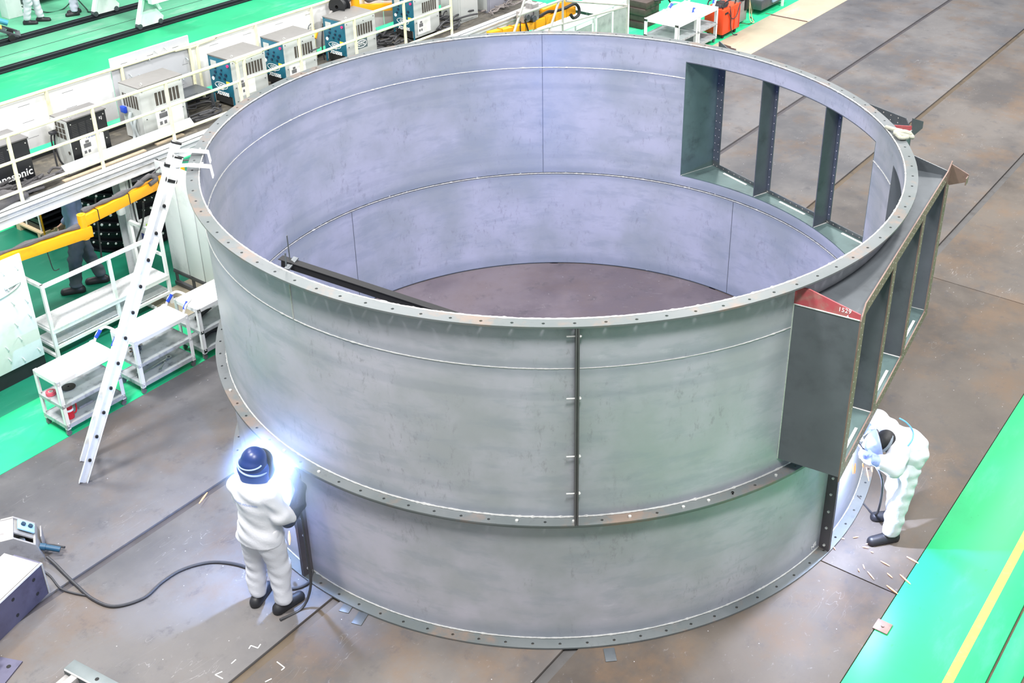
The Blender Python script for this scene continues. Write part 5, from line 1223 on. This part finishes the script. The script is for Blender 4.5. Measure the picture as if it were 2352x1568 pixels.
b = MB(); b.tube([tuple(MM @ Vector((.112*math.cos(t), .108*math.sin(t)-.01, .0))) for t in np.linspace(0, 2*PI, 21)[:-1]], .014, n=8, steps=1, closed=True); b.box(-.13, .155, 1.17, -.05, .175, 1.22, bev=.01); b.build('headband', mat('grey_strap', srgb(120, 130, 140), .5), mko)
b = MB(); b.tube([(.17, .06, 1.26), (.12, .0, 1.245), (.0, -.035, 1.235), (-.12, .0, 1.225), (-.19, .06, 1.20)], .007, n=6); b.build('piping', BLUEP, jr)
tq = uvroot('welding_torch', 0, 0, 0, 'black welding torch in the gloves of the bent welder at the right', 'welding torch'); tq.location = wr_.location; tq.rotation_euler = wr_.rotation_euler
b = MB(); b.tube([(-.16, .36, 1.0), (-.15, .44, 1.10), (-.13, .50, 1.17), (-.10, .53, 1.20)], .013, n=10); b.build('handle', RUBBER, tq)
b = MB(); b.tube([(-.16, .36, 1.0), (-.2, .25, .8), (-.1, .2, .4), (.2, .15, .03), (.5, .25, .015)], .012, n=8); b.build('cable', CABLE, tq)

# --- people further off
def simple_person(loc, a, top, legs, label, stride=.12, lean=0.0, hat=None):
    s = stride
    body = [((0, 0, .92), (0, lean, 1.34), .125, .12, FY), ((0, lean, 1.38), (0, lean*1.1+.02, 1.50), .055, .05), ((0, lean*1.2+.02, 1.57), (0, lean*1.2+.03, 1.63), .088, .085), ((0, lean*1.2+.12, 1.58), (0, lean*1.2+.125, 1.57), .016, .016),
            ((-.18, lean, 1.36), (-.22, lean-.03, 1.1), .05, .042), ((-.22, lean-.03, 1.1), (-.20, lean+.12, .88), .04, .03), ((.18, lean, 1.36), (.22, lean, 1.1), .05, .042), ((.22, lean, 1.1), (.2, lean+.16, .9), .04, .03),
            ((-.09, 0, .88), (-.1, s*.5, .48), .08, .055), ((-.1, s*.5, .48), (-.1, s*.8, .10), .05, .038), ((.09, 0, .88), (.1, -s*.3, .48), .08, .055), ((.1, -s*.3, .48), (.1, -s*.9, .12), .05, .038)]
    body += glove_prims((-.20, lean+.12, .88), (-.195, lean+.17, .80), (.3, 1, 0), (1, 0, 0), .4)+glove_prims((.2, lean+.16, .9), (.195, lean+.21, .82), (-.3, 1, 0), (-1, 0, 0), .4)
    p = person_root(body, loc, a, label, k=.02)
    sdf_mesh('shirt', [((0, lean*.7, 1.30), (0, 0, .92), .175, .17, FY), ((-.15, lean, 1.36), (.15, lean, 1.36), .075, .075), ((-.18, lean, 1.35), (-.225, lean-.03, 1.08), .07, .062), ((.18, lean, 1.35), (.225, lean, 1.08), .07, .062), ((-.225, lean-.03, 1.08), (-.205, lean+.10, .91), .06, .05), ((.225, lean, 1.08), (.205, lean+.14, .93), .06, .05)], top, p, k=.05, res=.015, wr=wrk(.01, 18, .006, 45, 11), cuts=[((0, 0, .86), (0, 0, -1))])
    sdf_mesh('trousers', [((-.06, 0, .90), (.06, 0, .90), .145, .145, FY), ((-.09, 0, .86), (-.1, s*.5, .48), .115, .088), ((-.1, s*.5, .48), (-.1, s*.8, .13), .086, .078), ((.09, 0, .86), (.1, -s*.3, .48), .115, .088), ((.1, -s*.3, .48), (.1, -s*.9, .15), .086, .078)], legs, p, k=.035, res=.014, wr=wrk(.01, 17, .009, 55, 12), cuts=[((0, 0, .10), (0, 0, -1))])
    shoe(p, (-.1, s*.8, .08), (-.1, s*.8+.16, .04)); shoe(p, (.1, -s*.9, .08), (.1, -s*.9+.16, .04))
    sdf_mesh('hair' if hat is None else 'cap', [((0, lean*1.2+.005, 1.60), (0, lean*1.2+.02, 1.64), .10, .092)], hat or HAIR, p, k=.02, res=.013, cuts=[((0, lean*1.2+.07, 1.57), (0, .6, -1))])
    return p
q = W(-1.44, 6.82)
simple_person((q.x, q.y, 0), 200, mat('pale_blue_grey_shirt', srgb(150, 158, 190), .85, var=.2, scale=14), mat('dark_grey_trousers', srgb(84, 92, 102), .85, var=.15, scale=14), 'person in grey workwear walking under the walkway behind the yellow boom', .18)
q = W(5.02, 18.15)
simple_person((q.x, q.y, 0), 12, CLOTH, CLOTH, 'person in white trousers and black shoes by the hand truck, top left', .14)
q = W(5.95, 18.0)
ps = simple_person((q.x, q.y, 0), 215, CLOTH, mat('pale_lilac_trousers', srgb(205, 205, 225), .85), 'person in white with blue trim stooping left of the gantry crane leg', .05, .08)
b = MB(); b.tube([(-.17, -.02, .88), (-.08, -.12, .86), (.08, -.12, .84), (.17, -.02, .86)], .014, n=7); b.tube([(-.12, .1, .90), (-.16, .02, .70), (-.14, -.06, .60)], .012, n=7); b.build('trim', BLUEP, ps)

# ------------------------------------------------------------------ arcs, fume and sparks
ARCM = mat('arc_flame', (1, 1, 1, 1), .5, emit=((.75, .86, 1, 1), 60))
AL, AR = Vector((-2.405, -2.68, 1.335)), Vector((2.875, -2.20, 1.10))
for p, r, lab in ((AL, .04, 'blinding blue-white welding arc beside the left welder\'s mask'), (AR, .014, 'blue-white welding arc at the glove tips of the bent welder')):
    o = sdf_mesh('welding_arc', [((0, 0, 0), (0, 0, .03), r, r*.7), ((0, 0, 0), (r, -r, 0), r*.5, r*.2)], ARCM, res=.006, k=.02); o.location = p; o.visible_shadow = True
    tag(o, lab, 'welding arc')
def fume(loc, r, dens, label):
    m = bpy.data.materials.new('welding_fume'); m.use_nodes = True; t = m.node_tree; t.nodes.clear()
    out = t.nodes.new('ShaderNodeOutputMaterial'); v = t.nodes.new('ShaderNodeVolumeScatter'); v.inputs['Color'].default_value = (.55, .75, 1, 1); v.inputs['Anisotropy'].default_value = .0
    tc = t.nodes.new('ShaderNodeTexCoord'); ln = t.nodes.new('ShaderNodeVectorMath'); ln.operation = 'LENGTH'; t.links.new(tc.outputs['Object'], ln.inputs[0])
    mr = t.nodes.new('ShaderNodeMapRange'); mr.inputs['From Min'].default_value = r*.1; mr.inputs['From Max'].default_value = r*.98; mr.inputs['To Min'].default_value = dens; mr.inputs['To Max'].default_value = 0; mr.interpolation_type = 'SMOOTHERSTEP'; t.links.new(ln.outputs['Value'], mr.inputs['Value'])
    t.links.new(mr.outputs[0], v.inputs['Density']); t.links.new(v.outputs[0], out.inputs['Volume'])
    b = MB(); b.lathe([(r*math.sin(PI*i/12)+1e-4, -r*math.cos(PI*i/12)) for i in range(13)], 24)
    o = b.build('welding_fume', m); o.location = loc
    return tag(o, label, 'welding fume', None, 'stuff')
fume(AL+Vector((-.01, -.20, -.02)), .60, 2.6, 'glowing bluish welding fume around the left arc')
SPK = mat('glowing_spark', (1, .5, .2, 1), .5, emit=((1, .13, .03, 1), 1.3))
SPW = mat('white_hot_spark', (1, .8, .6, 1), .5, emit=((1, .36, .10, 1), 2.0))
def spark(a, b_, r, i, grp, lab):
    a = Vector(a); b_ = Vector(b_); m = a.lerp(b_, .5)
    mb = MB(); mb.tube([a, a.lerp(b_, .3), a.lerp(b_, .7), b_], lambda t: r*(.25+.75*math.sin(PI*min(max(t, .06), .94))), n=6, steps=2)
    mb.v = [tuple(Vector(v)-m) for v in mb.v]
    o = mb.build('spark', SPW if i % 3 == 0 else SPK); o.location = m; tag(o, lab, 'spark', grp)
FS = [(3.489, -2.414, .03, 3.581, -2.505, .03), (3.365, -2.66, .03, 3.435, -2.786, .03), (3.204, -2.805, .03, 3.283, -2.915, .03), (3.061, -2.62, .03, 3.102, -2.727, .03), (3.219, -2.476, .03, 3.293, -2.545, .03), (3.246, -2.644, .03, 3.282, -2.703, .03), (3.038, -2.528, .03, 3.04, -2.586, .03), (2.979, -2.586, .03, 2.983, -2.624, .03), (3.083, -2.281, .03, 3.144, -2.296, .03), (3.122, -2.242, .03, 3.187, -2.234, .03), (3.151, -2.347, .03, 3.175, -2.361, .03), (3.017, -2.151, .03, 3.076, -2.136, .03), (2.902, -2.16, .03, 2.928, -2.171, .03), (2.798, -2.288, .03, 2.808, -2.324, .03)]
for i, s in enumerate(FS): spark((s[0], s[1], .014), (s[3], s[4], .014), .007 if i < 3 else .005, i, 'sparks on the floor below the right port', 'glowing orange spark scattered on the floor below the right port')
for i, s in enumerate([(2.697, -2.862, 1.508, 2.733, -2.793, 1.336), (2.748, -2.764, 1.431, 2.766, -2.73, 1.288), (2.901, -2.473, 1.201, 2.928, -2.423, 1.116), (3.002, -2.282, .997, 3.11, -2.078, .672), (3.125, -2.049, .818, 3.152, -1.998, .721)]): spark(s[:3], s[3:], .007, i, 'sparks falling from the bent welder\'s gloves', 'red-orange spark falling from the gloves of the bent welder')
spark((-3.61, -1.77, .06), (-3.575, -1.60, .06), .009, 1, None, 'lone orange spark over the floor slot left of the standing welder')
spark((-2.40, -2.79, .61), (-2.42, -2.77, .43), .012, 0, None, 'red-orange spark falling beside the left bolted joint')
CH = [[(-4.486, .091), (-4.451, .106), (-4.435, .031), (-4.391, .047)], [(-4.689, .084), (-4.635, .088)], [(-4.841, .014), (-4.851, .102), (-4.792, .08)], [(-4.444, -.223), (-4.45, -.327), (-4.486, -.326)], [(-4.654, -.309), (-4.598, -.328)]]
for i, c in enumerate(CH):
    b = MB()
    for p, q in zip(c[:-1], c[1:]): b.bar((p[0], p[1], .001), (q[0], q[1], .001), .009, .002)
    floor_thing('chalk_mark', b, CHALK, ['zigzag chalk mark on the plate between the standing welder and the bottom edge', 'straight chalk dash beside the rusty floor slot', 'angled chalk mark nearest the bottom edge left of the rusty slot', 'corner-shaped chalk mark right of the rusty floor slot', 'straight chalk dash right of the rusty floor slot at the bottom edge'][i], 'chalk mark')
# ------------------------------------------------------------------ camera and lights
cd = bpy.data.cameras.new('camera'); cam = bpy.data.objects.new('camera', cd); COL.objects.link(cam)
FPX, PX, PY_ = 2690.374800410232, 1176+158.7928, 784-208.0407
pitch, roll = 0.49337115679864435, 0.00796645273231808
fwd = Vector((0, math.cos(pitch), -math.sin(pitch))); up = Vector((0, math.sin(pitch), math.cos(pitch))); rt = Vector((1, 0, 0))
rx = rt*math.cos(roll)+up*math.sin(roll); ux = -rt*math.sin(roll)+up*math.cos(roll)
M = Matrix((rx, ux, -fwd)).transposed().to_4x4(); M.translation = Vector((.28197, -11.09773, 8.04587)); cam.matrix_world = M
cd.sensor_fit = 'HORIZONTAL'; cd.sensor_width = 36; cd.lens = FPX/2352*36
cd.shift_x = -(PX-1176)/2352; cd.shift_y = (PY_-784)/2352; cd.clip_end = 300
SC.camera = cam
w = bpy.data.worlds.new('world'); SC.world = w; w.use_nodes = True
bg = w.node_tree.nodes['Background']; bg.inputs['Color'].default_value = (.86, .94, 1, 1); bg.inputs['Strength'].default_value = .50
def area(name, loc, sx, sy, power, col=(1, .98, .95), rot=(0, 0, 0)):
    l = bpy.data.lights.new(name, 'AREA'); l.shape = 'RECTANGLE'; l.size = sx; l.size_y = sy; l.energy = power*1.5; l.color = col
    o = bpy.data.objects.new(name, l); COL.objects.link(o); o.location = loc; o.rotation_euler = rot; return o
for i, (u, v, p) in enumerate([(-7, -6, 1050), (2, -8, 1050), (-4, 9, 720), (6, 10, 560), (-7, 1.5, 1100), (14, 5, 620), (15, -3, 1600), (3, 20, 620), (18, 14, 520)]):
    area('hall_lamp', W(u, v, 13.0), 3.0, 1.4, p, rot=(0, 0, TH))
def point(name, loc, power, col, r):
    l = bpy.data.lights.new(name, 'POINT'); l.energy = power; l.color = col; l.shadow_soft_size = r
    o = bpy.data.objects.new(name, l); COL.objects.link(o); o.location = loc; return o
point('arc_light_left', AL+Vector((-.016, -.010, -.035)), 520, (.26, .45, 1), .02)
point('arc_light_right', AR+Vector((.01, -.01, -.03)), 220, (.62, .72, 1), .015)
def spot(name, loc, aim, power, col, deg, blend):
    l = bpy.data.lights.new(name, 'SPOT'); l.energy = power; l.color = col; l.spot_size = math.radians(deg); l.spot_blend = blend; l.shadow_soft_size = .06
    o = bpy.data.objects.new(name, l); COL.objects.link(o); o.location = loc; o.rotation_euler = (Vector(aim)-Vector(loc)).to_track_quat('-Z', 'Y').to_euler(); return o
spot('arc_light_inside', (.3, -2.9, .6), (-.1, 3.4, 1.2), 520, (.18, .30, 1), 104, .35)
SC.view_settings.view_transform = 'Standard'; SC.view_settings.look = 'None'; SC.view_settings.gamma = 1.0; SC.view_settings.use_curve_mapping = False
SC.view_settings.exposure = 0.32
SC.cycles.use_denoising = True
SC.cycles.max_bounces = 5; SC.cycles.use_adaptive_sampling = True; SC.cycles.adaptive_threshold = .025; SC.cycles.volume_bounces = 1
